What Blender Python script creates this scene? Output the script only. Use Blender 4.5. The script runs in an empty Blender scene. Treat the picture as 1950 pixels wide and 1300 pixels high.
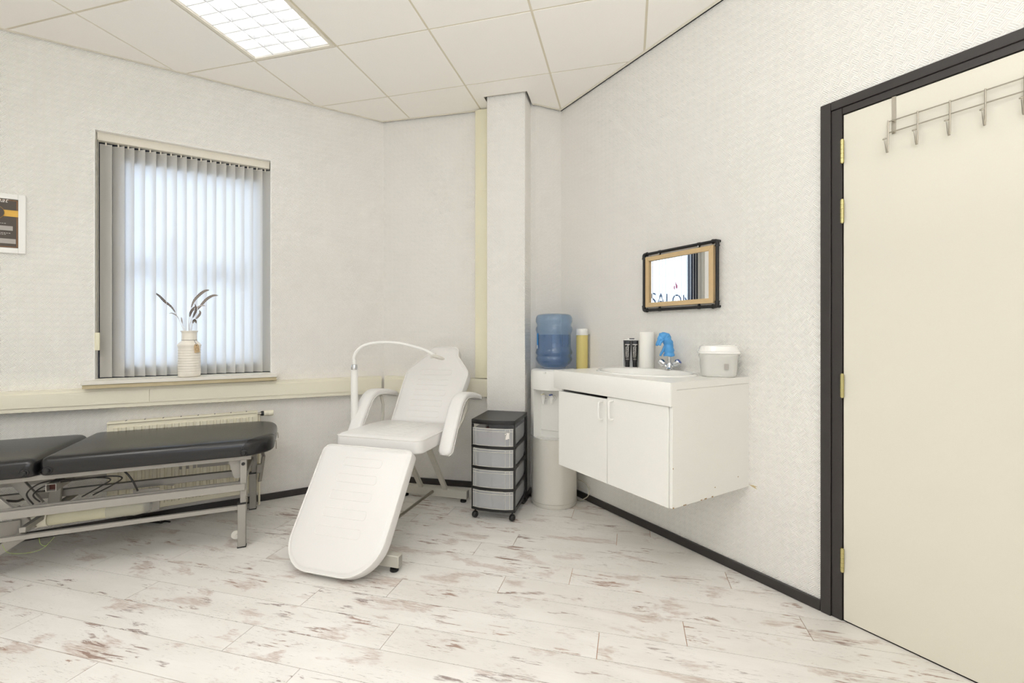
import bpy, bmesh, math, random
from mathutils import Vector, Matrix

# ------------------------------------------------------------------ camera, world, light, exposure
sc = bpy.context.scene
col = sc.collection
F_PX, U0, V0, EYE = 863.0, 975.0, 637.0, 1.197          # focal length and horizon in photo pixels, eye height
cam = bpy.data.objects.new('camera', bpy.data.cameras.new('camera'))
col.objects.link(cam)
cam.location = (0, 0, EYE)
cam.rotation_euler = (math.radians(90), 0, 0)
cam.data.sensor_width = 36.0
cam.data.lens = F_PX / 1950 * 36
cam.data.shift_y = -13 / 1950
cam.data.clip_start = 0.02
sc.camera = cam

w = bpy.data.worlds.new('world'); sc.world = w
w.use_nodes = True
w.node_tree.nodes['Background'].inputs[0].default_value = (0.78, 0.87, 1.0, 1)
w.node_tree.nodes['Background'].inputs[1].default_value = 2.3

sc.view_settings.view_transform = 'Standard'
sc.view_settings.look = 'None'
sc.view_settings.gamma = 1
sc.view_settings.use_curve_mapping = False
sc.view_settings.exposure = 0.42
sc.cycles.use_denoising = True
sc.cycles.max_bounces = 12
sc.cycles.diffuse_bounces = 8
sc.cycles.transparent_max_bounces = 16
sc.cycles.caustics_reflective = False
sc.cycles.caustics_refractive = False
sc.cycles.sample_clamp_indirect = 8

LAMP_W = 21.0          # watts of the fill lamp added in each unseen fitting
DAY_W = 120.0           # daylight through the window behind the camera
LAMP_C = (1.0, 0.985, 0.965)
DAY_C = (0.80, 0.89, 1.0)

R = math.radians
CEIL = 2.937

# plan of the room
TL_ = R(31.4)
A = Vector((-1.0546, 3.725))
EL = Vector((math.cos(TL_), math.sin(TL_)))             # along the left wall towards the corner
TB_ = R(-12.7)
EB = Vector((math.cos(TB_), math.sin(TB_)))
C_ = Vector((0.384, 3.54))
TR_ = R(-58.57)
ER = Vector((math.cos(TR_), math.sin(TR_)))
S_ = Vector((0.178, 3.446))
LW = A - EL * 3.4
W2 = LW + Vector((EL.y, -EL.x)) * 4.4
RR = C_ + ER * 3.49
COLFL, COLFR = Vector((-0.184, 3.330)), Vector((0.093, 3.260))
KC = Vector((0.245, 0.9695))
COLBL = COLFL + KC * 0.19
COLBR = COLFR + KC * 0.187
ROOM = [LW, A, COLBL, COLFL, COLFR, COLBR, S_, C_, RR, W2]

def area(name, loc, rot, sx, sy, watts, color, parent=None):
    l = bpy.data.lights.new(name, 'AREA'); l.shape = 'RECTANGLE'
    l.size, l.size_y, l.energy, l.color = sx, sy, watts, color
    o = bpy.data.objects.new(name, l); col.objects.link(o)
    o.location = loc; o.rotation_euler = rot
    if parent: o.parent = parent
    return o

# daylight entering by the window in the wall behind the camera
REAR_DIR = (RR - W2).normalized()
REAR_N = Vector((-REAR_DIR.y, REAR_DIR.x))               # into the room
REAR_WIN = W2 + REAR_DIR * 1.75
dl = area('daylight', (REAR_WIN.x - REAR_N.x * 0.12, REAR_WIN.y - REAR_N.y * 0.12, 1.65), (R(90), 0, math.atan2(REAR_DIR.y, REAR_DIR.x) + math.pi),
          1.9, 1.4, DAY_W, DAY_C)

# added fill lamp, unseen behind the camera, turned up to bounce off the ceiling
FILL_W = 38.0
area('ceiling_fill', (0.25, -0.35, 1.55), (R(180), 0, 0), 0.5, 0.5, FILL_W, (0.98, 0.99, 1.0))

# ------------------------------------------------------------------ helpers
class Wall:
    def __init__(s, o, e):
        s.o, s.e, s.n = o, e, Vector((-e.y, e.x))         # n points out of the room
        s.rot = math.atan2(e.y, e.x)
    def hit(s, u, v, off=0.0):
        """photo pixel -> (x along wall, z) on the plane 'off' outside the wall face"""
        d = Vector(((u - U0) / F_PX, 1.0))
        t = (s.o + s.n * off).dot(s.n) / d.dot(s.n)
        p = d * t
        return (p - s.o).dot(s.e), EYE - (v - V0) / F_PX * t
    def p(s, x, y=0.0):
        return s.o + s.e * x + s.n * y
WL, WB, WR = Wall(A, EL), Wall(A, EB), Wall(C_, ER)
WC = Wall(S_, (C_ - S_).normalized())

def nbm():
    return bmesh.new()

def mesh_of(name, bm, mat, smooth=True, ang=38):
    bmesh.ops.recalc_face_normals(bm, faces=bm.faces)
    if smooth:
        for f in bm.faces: f.smooth = True
        for e in bm.edges:
            if len(e.link_faces) == 2:
                if e.calc_face_angle(0) > R(ang): e.smooth = False
            else: e.smooth = False
    me = bpy.data.meshes.new(name)
    bm.to_mesh(me); bm.free()
    mats = mat if isinstance(mat, (list, tuple)) else [mat]
    for m in mats: me.materials.append(m)
    return me

def obj(name, bm, mat, parent=None, loc=(0, 0, 0), rz=0.0, kind=None, label=None, smooth=True, ang=38):
    me = bm if isinstance(bm, bpy.types.Mesh) else mesh_of(name, bm, mat, smooth, ang)
    o = bpy.data.objects.new(name, me); col.objects.link(o)
    o.location = loc; o.rotation_euler = (0, 0, rz)
    if parent: o.parent = parent
    if kind: o['kind'] = kind
    if label: o['label'] = label
    return o

def thing(name, label, cat, loc=(0, 0, 0), rz=0.0, group=None):
    o = bpy.data.objects.new(name, None); col.objects.link(o)
    o.empty_display_size = 0.05
    o.location = loc; o.rotation_euler = (0, 0, rz)
    o['label'] = label; o['category'] = cat
    if group: o['group'] = group
    return o

def tag(o, label, cat, group=None):
    o['label'] = label; o['category'] = cat
    if group: o['group'] = group
    return o

def xf(bm, verts, M):
    bmesh.ops.transform(bm, matrix=M, verts=verts)

def box(bm, x0, x1, y0, y1, z0, z1, bev=0.0, seg=2, M=None):
    t = bmesh.new()
    bmesh.ops.create_cube(t, size=1)
    bmesh.ops.transform(t, matrix=Matrix.Translation(((x0 + x1) / 2, (y0 + y1) / 2, (z0 + z1) / 2)) @
                        Matrix.Diagonal((abs(x1 - x0), abs(y1 - y0), abs(z1 - z0), 1)), verts=t.verts)
    if bev > 0:
        bmesh.ops.bevel(t, geom=list(t.edges), offset=bev, segments=seg, affect='EDGES', profile=0.5)
    join(bm, t, M)

def join(bm, t, M=None):
    if M is not None: bmesh.ops.transform(t, matrix=M, verts=t.verts)
    vs = [bm.verts.new(v.co) for v in t.verts]
    t.verts.index_update()
    for f in t.faces:
        try: g = bm.faces.new([vs[v.index] for v in f.verts]); g.material_index = f.material_index
        except ValueError: pass
    t.free()

def bar(bm, a, b, wx, wy, bev=0.0, up=Vector((0, 0, 1))):
    """square bar from a to b"""
    a, b = Vector(a), Vector(b); d = (b - a); L = d.length; d.normalize()
    s = d.cross(up)
    if s.length < 1e-4: s = d.cross(Vector((1, 0, 0)))
    s.normalize(); q = s.cross(d)
    M = Matrix(((s.x, q.x, d.x, a.x), (s.y, q.y, d.y, a.y), (s.z, q.z, d.z, a.z), (0, 0, 0, 1)))
    box(bm, -wx / 2, wx / 2, -wy / 2, wy / 2, 0, L, bev, 1, M)

def tube(bm, pts, r, seg=10, closed=False, caps=True):
    pts = [Vector(p) for p in pts]; n = len(pts)
    rr = r if isinstance(r, (list, tuple)) else [r] * n
    rings = []; prev = None
    for i, p in enumerate(pts):
        if closed: t = pts[(i + 1) % n] - pts[i - 1]
        elif i == 0: t = pts[1] - p
        elif i == n - 1: t = p - pts[-2]
        else: t = (pts[i + 1] - p).normalized() + (p - pts[i - 1]).normalized()
        t.normalize()
        if prev is None:
            a = Vector((0, 0, 1)) if abs(t.z) < 0.9 else Vector((1, 0, 0))
            s = t.cross(a).normalized()
        else:
            s = (prev - t * prev.dot(t)).normalized()
        prev = s; q = t.cross(s)
        rings.append([bm.verts.new(p + (s * math.cos(2 * math.pi * k / seg) + q * math.sin(2 * math.pi * k / seg)) * rr[i]) for k in range(seg)])
    m = n if closed else n - 1
    for i in range(m):
        a, b = rings[i], rings[(i + 1) % n]
        for k in range(seg):
            bm.faces.new((a[k], a[(k + 1) % seg], b[(k + 1) % seg], b[k]))
    if caps and not closed:
        bm.faces.new(rings[0][::-1]); bm.faces.new(rings[-1])

def catmull(P, n=8):
    P = [Vector(p) for p in P]; out = []
    for i in range(len(P) - 1):
        p0 = P[max(i - 1, 0)]; p1 = P[i]; p2 = P[i + 1]; p3 = P[min(i + 2, len(P) - 1)]
        for k in range(n):
            t = k / n
            out.append(0.5 * ((2 * p1) + (-p0 + p2) * t + (2 * p0 - 5 * p1 + 4 * p2 - p3) * t * t + (-p0 + 3 * p1 - 3 * p2 + p3) * t ** 3))
    out.append(P[-1]); return out

def lathe(bm, prof, seg=32, c=(0, 0), sx=1.0, sy=1.0, M=None, closed_ends=True):
    t = bmesh.new(); rings = []
    for r, z in prof:
        if r < 1e-6: rings.append([t.verts.new((c[0], c[1], z))])
        else: rings.append([t.verts.new((c[0] + r * sx * math.cos(2 * math.pi * k / seg), c[1] + r * sy * math.sin(2 * math.pi * k / seg), z)) for k in range(seg)])
    for a, b in zip(rings, rings[1:]):
        for k in range(seg):
            k2 = (k + 1) % seg
            if len(a) == 1 and len(b) == 1: continue
            if len(a) == 1: t.faces.new((a[0], b[k2], b[k]))
            elif len(b) == 1: t.faces.new((a[k], a[k2], b[0]))
            else: t.faces.new((a[k], a[k2], b[k2], b[k]))
    if closed_ends:
        if len(rings[0]) > 1: t.faces.new(rings[0][::-1])
        if len(rings[-1]) > 1: t.faces.new(rings[-1])
    join(bm, t, M)

def prism(bm, poly, z0, z1, bev=0.0, M=None):
    t = bmesh.new()
    a = [t.verts.new((p[0], p[1], z0)) for p in poly]; b = [t.verts.new((p[0], p[1], z1)) for p in poly]
    n = len(poly)
    t.faces.new(a[::-1]); t.faces.new(b)
    for i in range(n): t.faces.new((a[i], a[(i + 1) % n], b[(i + 1) % n], b[i]))
    if bev > 0: bmesh.ops.bevel(t, geom=list(t.edges), offset=bev, segments=1, affect='EDGES')
    join(bm, t, M)

def offset_poly(P, d):
    """inward offset of a ccw outline"""
    n = len(P); out = []
    for i in range(n):
        p = Vector(P[i]); a = Vector(P[i - 1]); b = Vector(P[(i + 1) % n])
        e1 = (p - a).normalized(); e2 = (b - p).normalized()
        n1 = Vector((-e1.y, e1.x)); n2 = Vector((-e2.y, e2.x)); m = n1 + n2
        m = m / max(0.3, m.length_squared) * 2
        out.append(p + m * d)
    return out

def round_poly(pts, rad, seg=6):
    """ccw corner points -> rounded outline; rad per corner"""
    out = []; n = len(pts)
    for i in range(n):
        p = Vector(pts[i]); a = Vector(pts[i - 1]); b = Vector(pts[(i + 1) % n]); r = rad[i] if isinstance(rad, (list, tuple)) else rad
        if r <= 0: out.append(p); continue
        d1 = (a - p).normalized(); d2 = (b - p).normalized()
        half = d1.angle(d2) / 2; t = r / math.tan(half)
        s, e = p + d1 * t, p + d2 * t
        c = p + (d1 + d2).normalized() * (r / math.sin(half))
        a0 = math.atan2(s.y - c.y, s.x - c.x); a1 = math.atan2(e.y - c.y, e.x - c.x)
        while a1 < a0: a1 += 2 * math.pi
        if a1 - a0 > math.pi: a1 -= 2 * math.pi
        for k in range(seg + 1):
            q = a0 + (a1 - a0) * k / seg
            out.append(Vector((c.x + r * math.cos(q), c.y + r * math.sin(q))))
    return out

def cushion(bm, outline, th, r, crown=0.004, M=None, rt=None):
    """padded slab, top face at z=0, bottom at -th"""
    rt = rt or r
    prof = [(r, -th)] + [(r - r * math.sin(q), -th + r - r * math.cos(q)) for q in (R(30), R(60), R(90))]
    prof += [(rt - rt * math.cos(q), -rt + rt * math.sin(q)) for q in (0, R(22), R(45), R(67), R(90))]
    t = bmesh.new(); rings = []
    for d, z in prof:
        rings.append([t.verts.new((p.x, p.y, z)) for p in offset_poly(outline, d)])
    base = offset_poly(outline, rt); cx_ = sum(p.x for p in base) / len(base); cy_ = sum(p.y for p in base) / len(base)
    if rt < 0.02:
        for d, z in ((rt + 0.005, crown * .55), (rt + 0.013, crown)):
            rings.append([t.verts.new((p.x, p.y, z)) for p in offset_poly(outline, d)])
    for k_, z in (() if rt < 0.02 else ((0.95, crown * .45), (0.86, crown * .85), (0.70, crown))):
        rings.append([t.verts.new((cx_ + (p.x - cx_) * k_, cy_ + (p.y - cy_) * k_, z)) for p in base])
    n = len(outline)
    t.faces.new(rings[0][::-1])
    for a, b in zip(rings, rings[1:]):
        for k in range(n):
            t.faces.new((a[k], a[(k + 1) % n], b[(k + 1) % n], b[k]))
    t.faces.new(rings[-1])
    join(bm, t, M)

def piping(bm, outline, d, z, r, M=None):
    t = bmesh.new()
    tube(t, [(p.x, p.y, z) for p in offset_poly(outline, d)], r, 6, closed=True)
    join(bm, t, M)

def clip(subject, cl):
    """Sutherland-Hodgman: subject any polygon, cl convex ccw"""
    out = [Vector(p) for p in subject]
    n = len(cl)
    for i in range(n):
        a, b = Vector(cl[i]), Vector(cl[(i + 1) % n]); e = b - a
        side = lambda p: e.x * (p.y - a.y) - e.y * (p.x - a.x)
        inp, out = out, []
        for j in range(len(inp)):
            p, q = inp[j - 1], inp[j]; sp, sq = side(p), side(q)
            if sq >= 0:
                if sp < 0: out.append(p + (q - p) * (sp / (sp - sq)))
                out.append(q)
            elif sp >= 0: out.append(p + (q - p) * (sp / (sp - sq)))
        if not out: return []
    res = []
    for p in out:
        if not res or (p - res[-1]).length > 1e-5: res.append(p)
    if len(res) > 1 and (res[0] - res[-1]).length < 1e-5: res.pop()
    return res

def parea(P):
    return abs(sum(P[i - 1].x * P[i].y - P[i].x * P[i - 1].y for i in range(len(P)))) / 2 if len(P) > 2 else 0

def text_mesh(s, size, depth, mat, font_shear=0.0, align='CENTER'):
    cu = bpy.data.curves.new('lettering', 'FONT'); cu.body = s; cu.size = size; cu.extrude = depth; cu.shear = font_shear
    cu.align_x = align; cu.resolution_u = 3
    o = bpy.data.objects.new('lettering', cu); col.objects.link(o)
    bpy.context.view_layer.update()
    me = bpy.data.meshes.new_from_object(o.evaluated_get(bpy.context.evaluated_depsgraph_get()))
    bpy.data.objects.remove(o); bpy.data.curves.remove(cu)
    me.materials.clear(); me.materials.append(mat)
    return me

# ------------------------------------------------------------------ materials
def nodes(name):
    m = bpy.data.materials.new(name); m.use_nodes = True
    nt = m.node_tree; return m, nt, nt.nodes, nt.links, nt.nodes['Principled BSDF']

def srgb(r, g, b):
    f = lambda c: (c / 255 / 12.92) if c / 255 <= 0.04045 else ((c / 255 + 0.055) / 1.055) ** 2.4
    return (f(r), f(g), f(b), 1)

def pm(name, rgb, rough=0.5, metal=0.0, var=0.03, scale=12.0, bump=0.0, bscale=200.0, spec=0.5, coat=0.0):
    """plain painted / plastic / metal surface with slight mottling and fine relief"""
    m, nt, N, L, b = nodes(name)
    c = srgb(*rgb)
    tc = N.new('ShaderNodeTexCoord')
    nz = N.new('ShaderNodeTexNoise'); nz.inputs['Scale'].default_value = scale; nz.inputs['Detail'].default_value = 3
    L.new(tc.outputs['Object'], nz.inputs['Vector'])
    mx = N.new('ShaderNodeMix'); mx.data_type = 'RGBA'
    mx.inputs[6].default_value = tuple(max(0, v * (1 - var)) for v in c[:3]) + (1,)
    mx.inputs[7].default_value = tuple(min(1, v * (1 + var)) for v in c[:3]) + (1,)
    L.new(nz.outputs['Fac'], mx.inputs[0]); L.new(mx.outputs[2], b.inputs['Base Color'])
    b.inputs['Roughness'].default_value = rough; b.inputs['Metallic'].default_value = metal
    b.inputs['Specular IOR Level'].default_value = spec
    if coat: b.inputs['Coat Weight'].default_value = coat
    if bump:
        n2 = N.new('ShaderNodeTexNoise'); n2.inputs['Scale'].default_value = bscale; n2.inputs['Detail'].default_value = 2
        L.new(tc.outputs['Object'], n2.inputs['Vector'])
        bp = N.new('ShaderNodeBump'); bp.inputs['Strength'].default_value = bump; bp.inputs['Distance'].default_value = 0.002
        L.new(n2.outputs['Fac'], bp.inputs['Height']); L.new(bp.outputs[0], b.inputs['Normal'])
    return m

def mathn(N, L, op, a, b=None, c=None):
    n = N.new('ShaderNodeMath'); n.operation = op
    for i, v in enumerate((a, b, c)):
        if v is None: continue
        if isinstance(v, (int, float)): n.inputs[i].default_value = v
        else: L.new(v, n.inputs[i])
    return n.outputs[0]

def wallpaper():
    """white painted wallpaper with a woven diagonal stroke relief"""
    m, nt, N, L, b = nodes('woven_wallpaper')
    tc = N.new('ShaderNodeTexCoord'); sp = N.new('ShaderNodeSeparateXYZ'); L.new(tc.outputs['Object'], sp.inputs[0])
    x, z = sp.outputs['X'], sp.outputs['Z']
    k = 0.7071
    u = mathn(N, L, 'MULTIPLY', mathn(N, L, 'ADD', x, z), k); v = mathn(N, L, 'MULTIPLY', mathn(N, L, 'SUBTRACT', x, z), k)
    cell = 0.026; per = 0.0065
    cu = mathn(N, L, 'FLOOR', mathn(N, L, 'DIVIDE', u, cell)); cv = mathn(N, L, 'FLOOR', mathn(N, L, 'DIVIDE', v, cell))
    chk = mathn(N, L, 'MODULO', mathn(N, L, 'ABSOLUTE', mathn(N, L, 'ADD', cu, cv)), 2.0)
    su = mathn(N, L, 'SINE', mathn(N, L, 'MULTIPLY', u, 2 * math.pi / per)); sv = mathn(N, L, 'SINE', mathn(N, L, 'MULTIPLY', v, 2 * math.pi / per))
    mx = N.new('ShaderNodeMix'); L.new(chk, mx.inputs[0]); L.new(su, mx.inputs[2]); L.new(sv, mx.inputs[3])
    h = mx.outputs[0]
    bp = N.new('ShaderNodeBump'); bp.inputs['Strength'].default_value = 0.8; bp.inputs['Distance'].default_value = 0.0014
    L.new(h, bp.inputs['Height']); L.new(bp.outputs[0], b.inputs['Normal'])
    nz = N.new('ShaderNodeTexNoise'); nz.inputs['Scale'].default_value = 1.6; nz.inputs['Detail'].default_value = 4
    L.new(tc.outputs['Object'], nz.inputs['Vector'])
    c = N.new('ShaderNodeMix'); c.data_type = 'RGBA'
    c.inputs[6].default_value = srgb(245, 243, 238); c.inputs[7].default_value = srgb(249, 247, 243)
    L.new(nz.outputs['Fac'], c.inputs[0])
    c2 = N.new('ShaderNodeMix'); c2.data_type = 'RGBA'; c2.blend_type = 'MULTIPLY'
    r = N.new('ShaderNodeMapRange'); r.inputs[1].default_value = -1; r.inputs[2].default_value = 1; r.inputs[3].default_value = 0.0; r.inputs[4].default_value = 0.10
    L.new(h, r.inputs[0]); L.new(r.outputs[0], c2.inputs[0]); L.new(c.outputs[2], c2.inputs[6]); c2.inputs[7].default_value = (0.80, 0.76, 0.70, 1)
    L.new(c2.outputs[2], b.inputs['Base Color'])
    b.inputs['Roughness'].default_value = 0.7
    return m

def plank_mat():
    """whitewashed plank: pale paint, worn brown streaks along the grain"""
    m, nt, N, L, b = nodes('whitewashed_plank')
    tc = N.new('ShaderNodeTexCoord'); oi = N.new('ShaderNodeObjectInfo')
    off = N.new('ShaderNodeVectorMath'); off.operation = 'SCALE'; off.inputs[0].default_value = (37, 61, 17)
    L.new(oi.outputs['Random'], off.inputs['Scale'])
    add = N.new('ShaderNodeVectorMath'); add.operation = 'ADD'; L.new(tc.outputs['Object'], add.inputs[0]); L.new(off.outputs[0], add.inputs[1])
    def noise(sx, sy, sc_, det, rough=0.55, dist=0.0):
        mp = N.new('ShaderNodeMapping'); mp.inputs['Scale'].default_value = (sx, sy, 1); L.new(add.outputs[0], mp.inputs[0])
        n = N.new('ShaderNodeTexNoise'); n.inputs['Scale'].default_value = sc_; n.inputs['Detail'].default_value = det
        n.inputs['Roughness'].default_value = rough; n.inputs['Distortion'].default_value = dist
        L.new(mp.outputs[0], n.inputs['Vector']); return n.outputs['Fac']
    def ramp(v, a, c, lo=0.0, hi=1.0):
        r = N.new('ShaderNodeMapRange'); r.inputs[1].default_value = a; r.inputs[2].default_value = c
        r.inputs[3].default_value = lo; r.inputs[4].default_value = hi; r.clamp = True
        L.new(v, r.inputs[0]); return r.outputs[0]
    def mix(fac, a, c, blend='MIX'):
        x = N.new('ShaderNodeMix'); x.data_type = 'RGBA'; x.blend_type = blend
        L.new(fac, x.inputs[0])
        for s_, v in ((6, a), (7, c)):
            if isinstance(v, tuple): x.inputs[s_].default_value = v
            else: L.new(v, x.inputs[s_])
        return x.outputs[2]
    base = mix(ramp(noise(1, 3, 2.2, 3), 0.3, 0.7), srgb(233, 230, 226), srgb(221, 218, 212))
    grain = noise(3, 60, 5.0, 5, 0.65)
    base = mix(ramp(grain, 0.52, 0.78, 0, 0.30), base, srgb(205, 196, 186))
    # soft tan blotches broken up by the grain
    blot = mathn(N, L, 'MULTIPLY', ramp(noise(1, 2.4, 3.6, 5, 0.6, 0.4), 0.565, 0.63), ramp(noise(4, 55, 5, 5, .7), 0.36, 0.60))
    base = mix(mathn(N, L, 'MULTIPLY', blot, 0.72), base, srgb(176, 152, 138))
    # narrow dark worn streaks
    st = mathn(N, L, 'MULTIPLY', ramp(noise(2.2, 16, 3.0, 9, 0.68, 0.6), 0.545, 0.585), ramp(noise(1.1, 2.4, 3.4, 4), 0.545, 0.61))
    base = mix(mathn(N, L, 'MULTIPLY', st, 0.85), base, mix(ramp(noise(1, 1, 1.5, 1), 0.35, 0.65), srgb(128, 108, 102), srgb(158, 122, 102)))
    fine = mathn(N, L, 'MULTIPLY', ramp(noise(7, 90, 4.0, 4, 0.7), 0.60, 0.65), ramp(noise(1, 2, 5, 2), 0.46, 0.56))
    base = mix(mathn(N, L, 'MULTIPLY', fine, 0.6), base, srgb(120, 108, 100))
    L.new(base, b.inputs['Base Color'])
    b.inputs['Roughness'].default_value = 0.42
    b.inputs['Specular IOR Level'].default_value = 0.4
    bp = N.new('ShaderNodeBump'); bp.inputs['Strength'].default_value = 0.25; bp.inputs['Distance'].default_value = 0.0008
    L.new(grain, bp.inputs['Height']); L.new(bp.outputs[0], b.inputs['Normal'])
    return m

def facing(N, L, k):
    """Schlick-like edge reflectance, the same from both sides"""
    lw = N.new('ShaderNodeLayerWeight'); lw.inputs[0].default_value = 0.5
    p = mathn(N, L, 'POWER', lw.outputs['Facing'], 4.0)
    return mathn(N, L, 'MULTIPLY', mathn(N, L, 'MULTIPLY_ADD', p, 0.7, 0.04), k)

def sheer(name, rgb, trans=0.5, rough=0.6, clear=0.0, gloss=0.05, tint=None):
    """translucent sheet: diffuse + transmitted light (+ clear share)"""
    m = bpy.data.materials.new(name); m.use_nodes = True
    N, L = m.node_tree.nodes, m.node_tree.links; N.clear()
    out = N.new('ShaderNodeOutputMaterial')
    c = srgb(*rgb); t = srgb(*tint) if tint else c
    d = N.new('ShaderNodeBsdfDiffuse'); d.inputs[0].default_value = c
    tr = N.new('ShaderNodeBsdfTranslucent'); tr.inputs[0].default_value = t
    mx = N.new('ShaderNodeMixShader'); mx.inputs[0].default_value = trans
    L.new(d.outputs[0], mx.inputs[1]); L.new(tr.outputs[0], mx.inputs[2]); last = mx.outputs[0]
    if clear > 0:
        tp = N.new('ShaderNodeBsdfTransparent'); tp.inputs[0].default_value = t
        m2 = N.new('ShaderNodeMixShader'); m2.inputs[0].default_value = clear
        L.new(last, m2.inputs[1]); L.new(tp.outputs[0], m2.inputs[2]); last = m2.outputs[0]
    if gloss > 0:
        g = N.new('ShaderNodeBsdfGlossy'); g.inputs['Roughness'].default_value = rough
        m3 = N.new('ShaderNodeMixShader')
        L.new(facing(N, L, gloss), m3.inputs[0])
        L.new(last, m3.inputs[1]); L.new(g.outputs[0], m3.inputs[2]); last = m3.outputs[0]
    L.new(last, out.inputs[0])
    return m

def emis(name, rgb, s):
    m = bpy.data.materials.new(name); m.use_nodes = True
    N, L = m.node_tree.nodes, m.node_tree.links; N.clear()
    e = N.new('ShaderNodeEmission'); e.inputs[0].default_value = (*rgb, 1); e.inputs[1].default_value = s
    o = N.new('ShaderNodeOutputMaterial'); L.new(e.outputs[0], o.inputs[0]); return m

M = dict(
    paper=wallpaper(), plank=plank_mat(),
    subfloor=pm('joint_brown', (176, 122, 78), 0.8),
    tile=pm('ceiling_tile', (241, 238, 232), 0.9, var=0.01, bump=0.15, bscale=260),
    grid=pm('ceiling_grid', (214, 206, 186), 0.5),
    edge=pm('edge_trim', (224, 218, 204), 0.5),
    void=pm('dark_void', (10, 9, 8), 0.9),  # black stands in for the unlit space above the tiles
    black=pm('charcoal_paint', (52, 48, 47), 0.38, var=0.08, bump=0.05),
    cream=pm('cream_plastic', (232, 227, 208), 0.42, var=0.015),
    cream2=pm('yellowed_plastic', (228, 223, 197), 0.45, var=0.015),
    door=pm('cream_door', (222, 218, 204), 0.38, var=0.012, scale=2, bump=0.03, bscale=60),
    navy=pm('navy_frame', (30, 34, 48), 0.4),
    white=pm('white_paint', (240, 239, 235), 0.35, var=0.01),
    wood_sill=pm('sill_board', (196, 182, 146), 0.5, var=0.06, scale=30),
    sill_top=pm('sill_top', (226, 222, 212), 0.4, var=0.02),
    rad=pm('radiator_enamel', (232, 226, 205), 0.35, var=0.02),
    chrome=pm('chrome', (215, 217, 220), 0.12, 1.0, var=0.0),
    steel=pm('brushed_steel', (178, 172, 160), 0.32, 1.0, var=0.05, scale=80),
    brass=pm('brass', (206, 196, 140), 0.28, 1.0, var=0.06),
    leather=pm('white_leather', (225, 223, 221), 0.36, var=0.012, bump=0.12, bscale=500),
    pipew=pm('white_piping', (226, 224, 220), 0.4),
    bleather=pm('black_leather', (19, 18, 20), 0.27, var=0.10, bump=0.12, bscale=700, spec=0.6),
    bplast=pm('black_plastic', (28, 27, 28), 0.35, var=0.05, spec=0.5),
    rubber=pm('black_rubber', (18, 18, 18), 0.6),
    chairsteel=pm('greige_powder_coat', (196, 193, 182), 0.4, var=0.02),
    silver=pm('silver_paint', (158, 154, 147), 0.42, 0.25, var=0.05, scale=30),
    wplast=pm('white_plastic', (232, 231, 227), 0.3, var=0.01),
    gplast=pm('pale_grey_plastic', (214, 211, 202), 0.38, var=0.02),
    lamin=pm('white_laminate', (229, 228, 223), 0.32, var=0.01),
    ceramic=pm('white_ceramic', (233, 232, 228), 0.12, var=0.005, coat=0.4),
    wood=pm('light_oak', (205, 178, 134), 0.45, var=0.10, scale=25),
    kraft=pm('kraft_card', (205, 178, 138), 0.8, var=0.05),
    vase=pm('cream_stoneware', (236, 230, 219), 0.35, var=0.02, bump=0.1, bscale=90),
    feather=pm('brown_feather', (112, 96, 84), 0.8, var=0.35, scale=90),
    feather2=pm('grey_feather', (166, 154, 142), 0.8, var=0.25, scale=120),
    down=pm('pale_down', (214, 206, 200), 0.9, var=0.1, scale=90),
    glove=pm('blue_nitrile', (84, 160, 222), 0.45, var=0.12, scale=30, bump=0.2, bscale=60),
    paperroll=pm('paper_roll', (240, 238, 231), 0.85, var=0.01, bump=0.1, bscale=120),
    yellow=sheer('yellow_cups', (246, 232, 158), 0.35, 0.3, 0.0, 0.5),
    pink=pm('pink_cloth', (214, 160, 166), 0.9, var=0.1),
    cloth=pm('cream_towel', (208, 198, 178), 0.9, var=0.05),
    cable=pm('cable', (40, 36, 33), 0.5),
    beigecable=pm('beige_cable', (176, 170, 152), 0.5),
    actuator=pm('actuator_cream', (212, 207, 180), 0.5, var=0.06, scale=20),
    wrap=sheer('plastic_wrap', (214, 214, 206), 0.3, 0.3, 0.35, 0.6),
    blue=pm('blue_plastic', (60, 88, 168), 0.35),
    label_blue=pm('blue_label', (36, 140, 212), 0.4),
    slat=sheer('blind_fabric', (232, 228, 218), 0.5, 0.5, 0.0, 0.0, tint=(226, 229, 236)),
    clearp=sheer('clear_plastic', (244, 245, 247), 0.3, 0.25, 0.66, 0.9, tint=(246, 247, 249)),
    bottle=sheer('blue_bottle', (150, 186, 222), 0.5, 0.08, 0.74, 1.6, tint=(214, 227, 241)),
    water=sheer('bottle_water', (110, 150, 196), 0.5, 0.05, 0.85, 0.8, tint=(210, 227, 246)),
    wrapfilm=sheer('thin_film', (242, 242, 240), 0.4, 0.2, 0.62, 0.5),
    dark=pm('dark_print', (78, 70, 62), 0.4, var=0.12, scale=60),
    gold=pm('gold_foil', (212, 170, 84), 0.3, 0.6, var=0.2, scale=25),
    copper=pm('copper_foil', (142, 100, 66), 0.35, 0.5, var=0.2, scale=25),
    grey=pm('grey_field', (172, 166, 160), 0.5),
    ink=pm('white_ink', (232, 228, 222), 0.6),
    tubeblack=pm('black_tube', (30, 29, 30), 0.32),
    pinkink=pm('pink_ink', (222, 70, 120), 0.6),
    navyink=pm('blue_ink', (52, 84, 128), 0.6),
    louvre=pm('louvre_aluminium', (205, 206, 208), 0.35, 0.0, var=0.0),
    tubelight=emis('fluorescent', (1.0, 0.99, 0.97), 4.2),
    yellowwire=pm('earth_wire', (150, 176, 60), 0.5),
)
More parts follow.
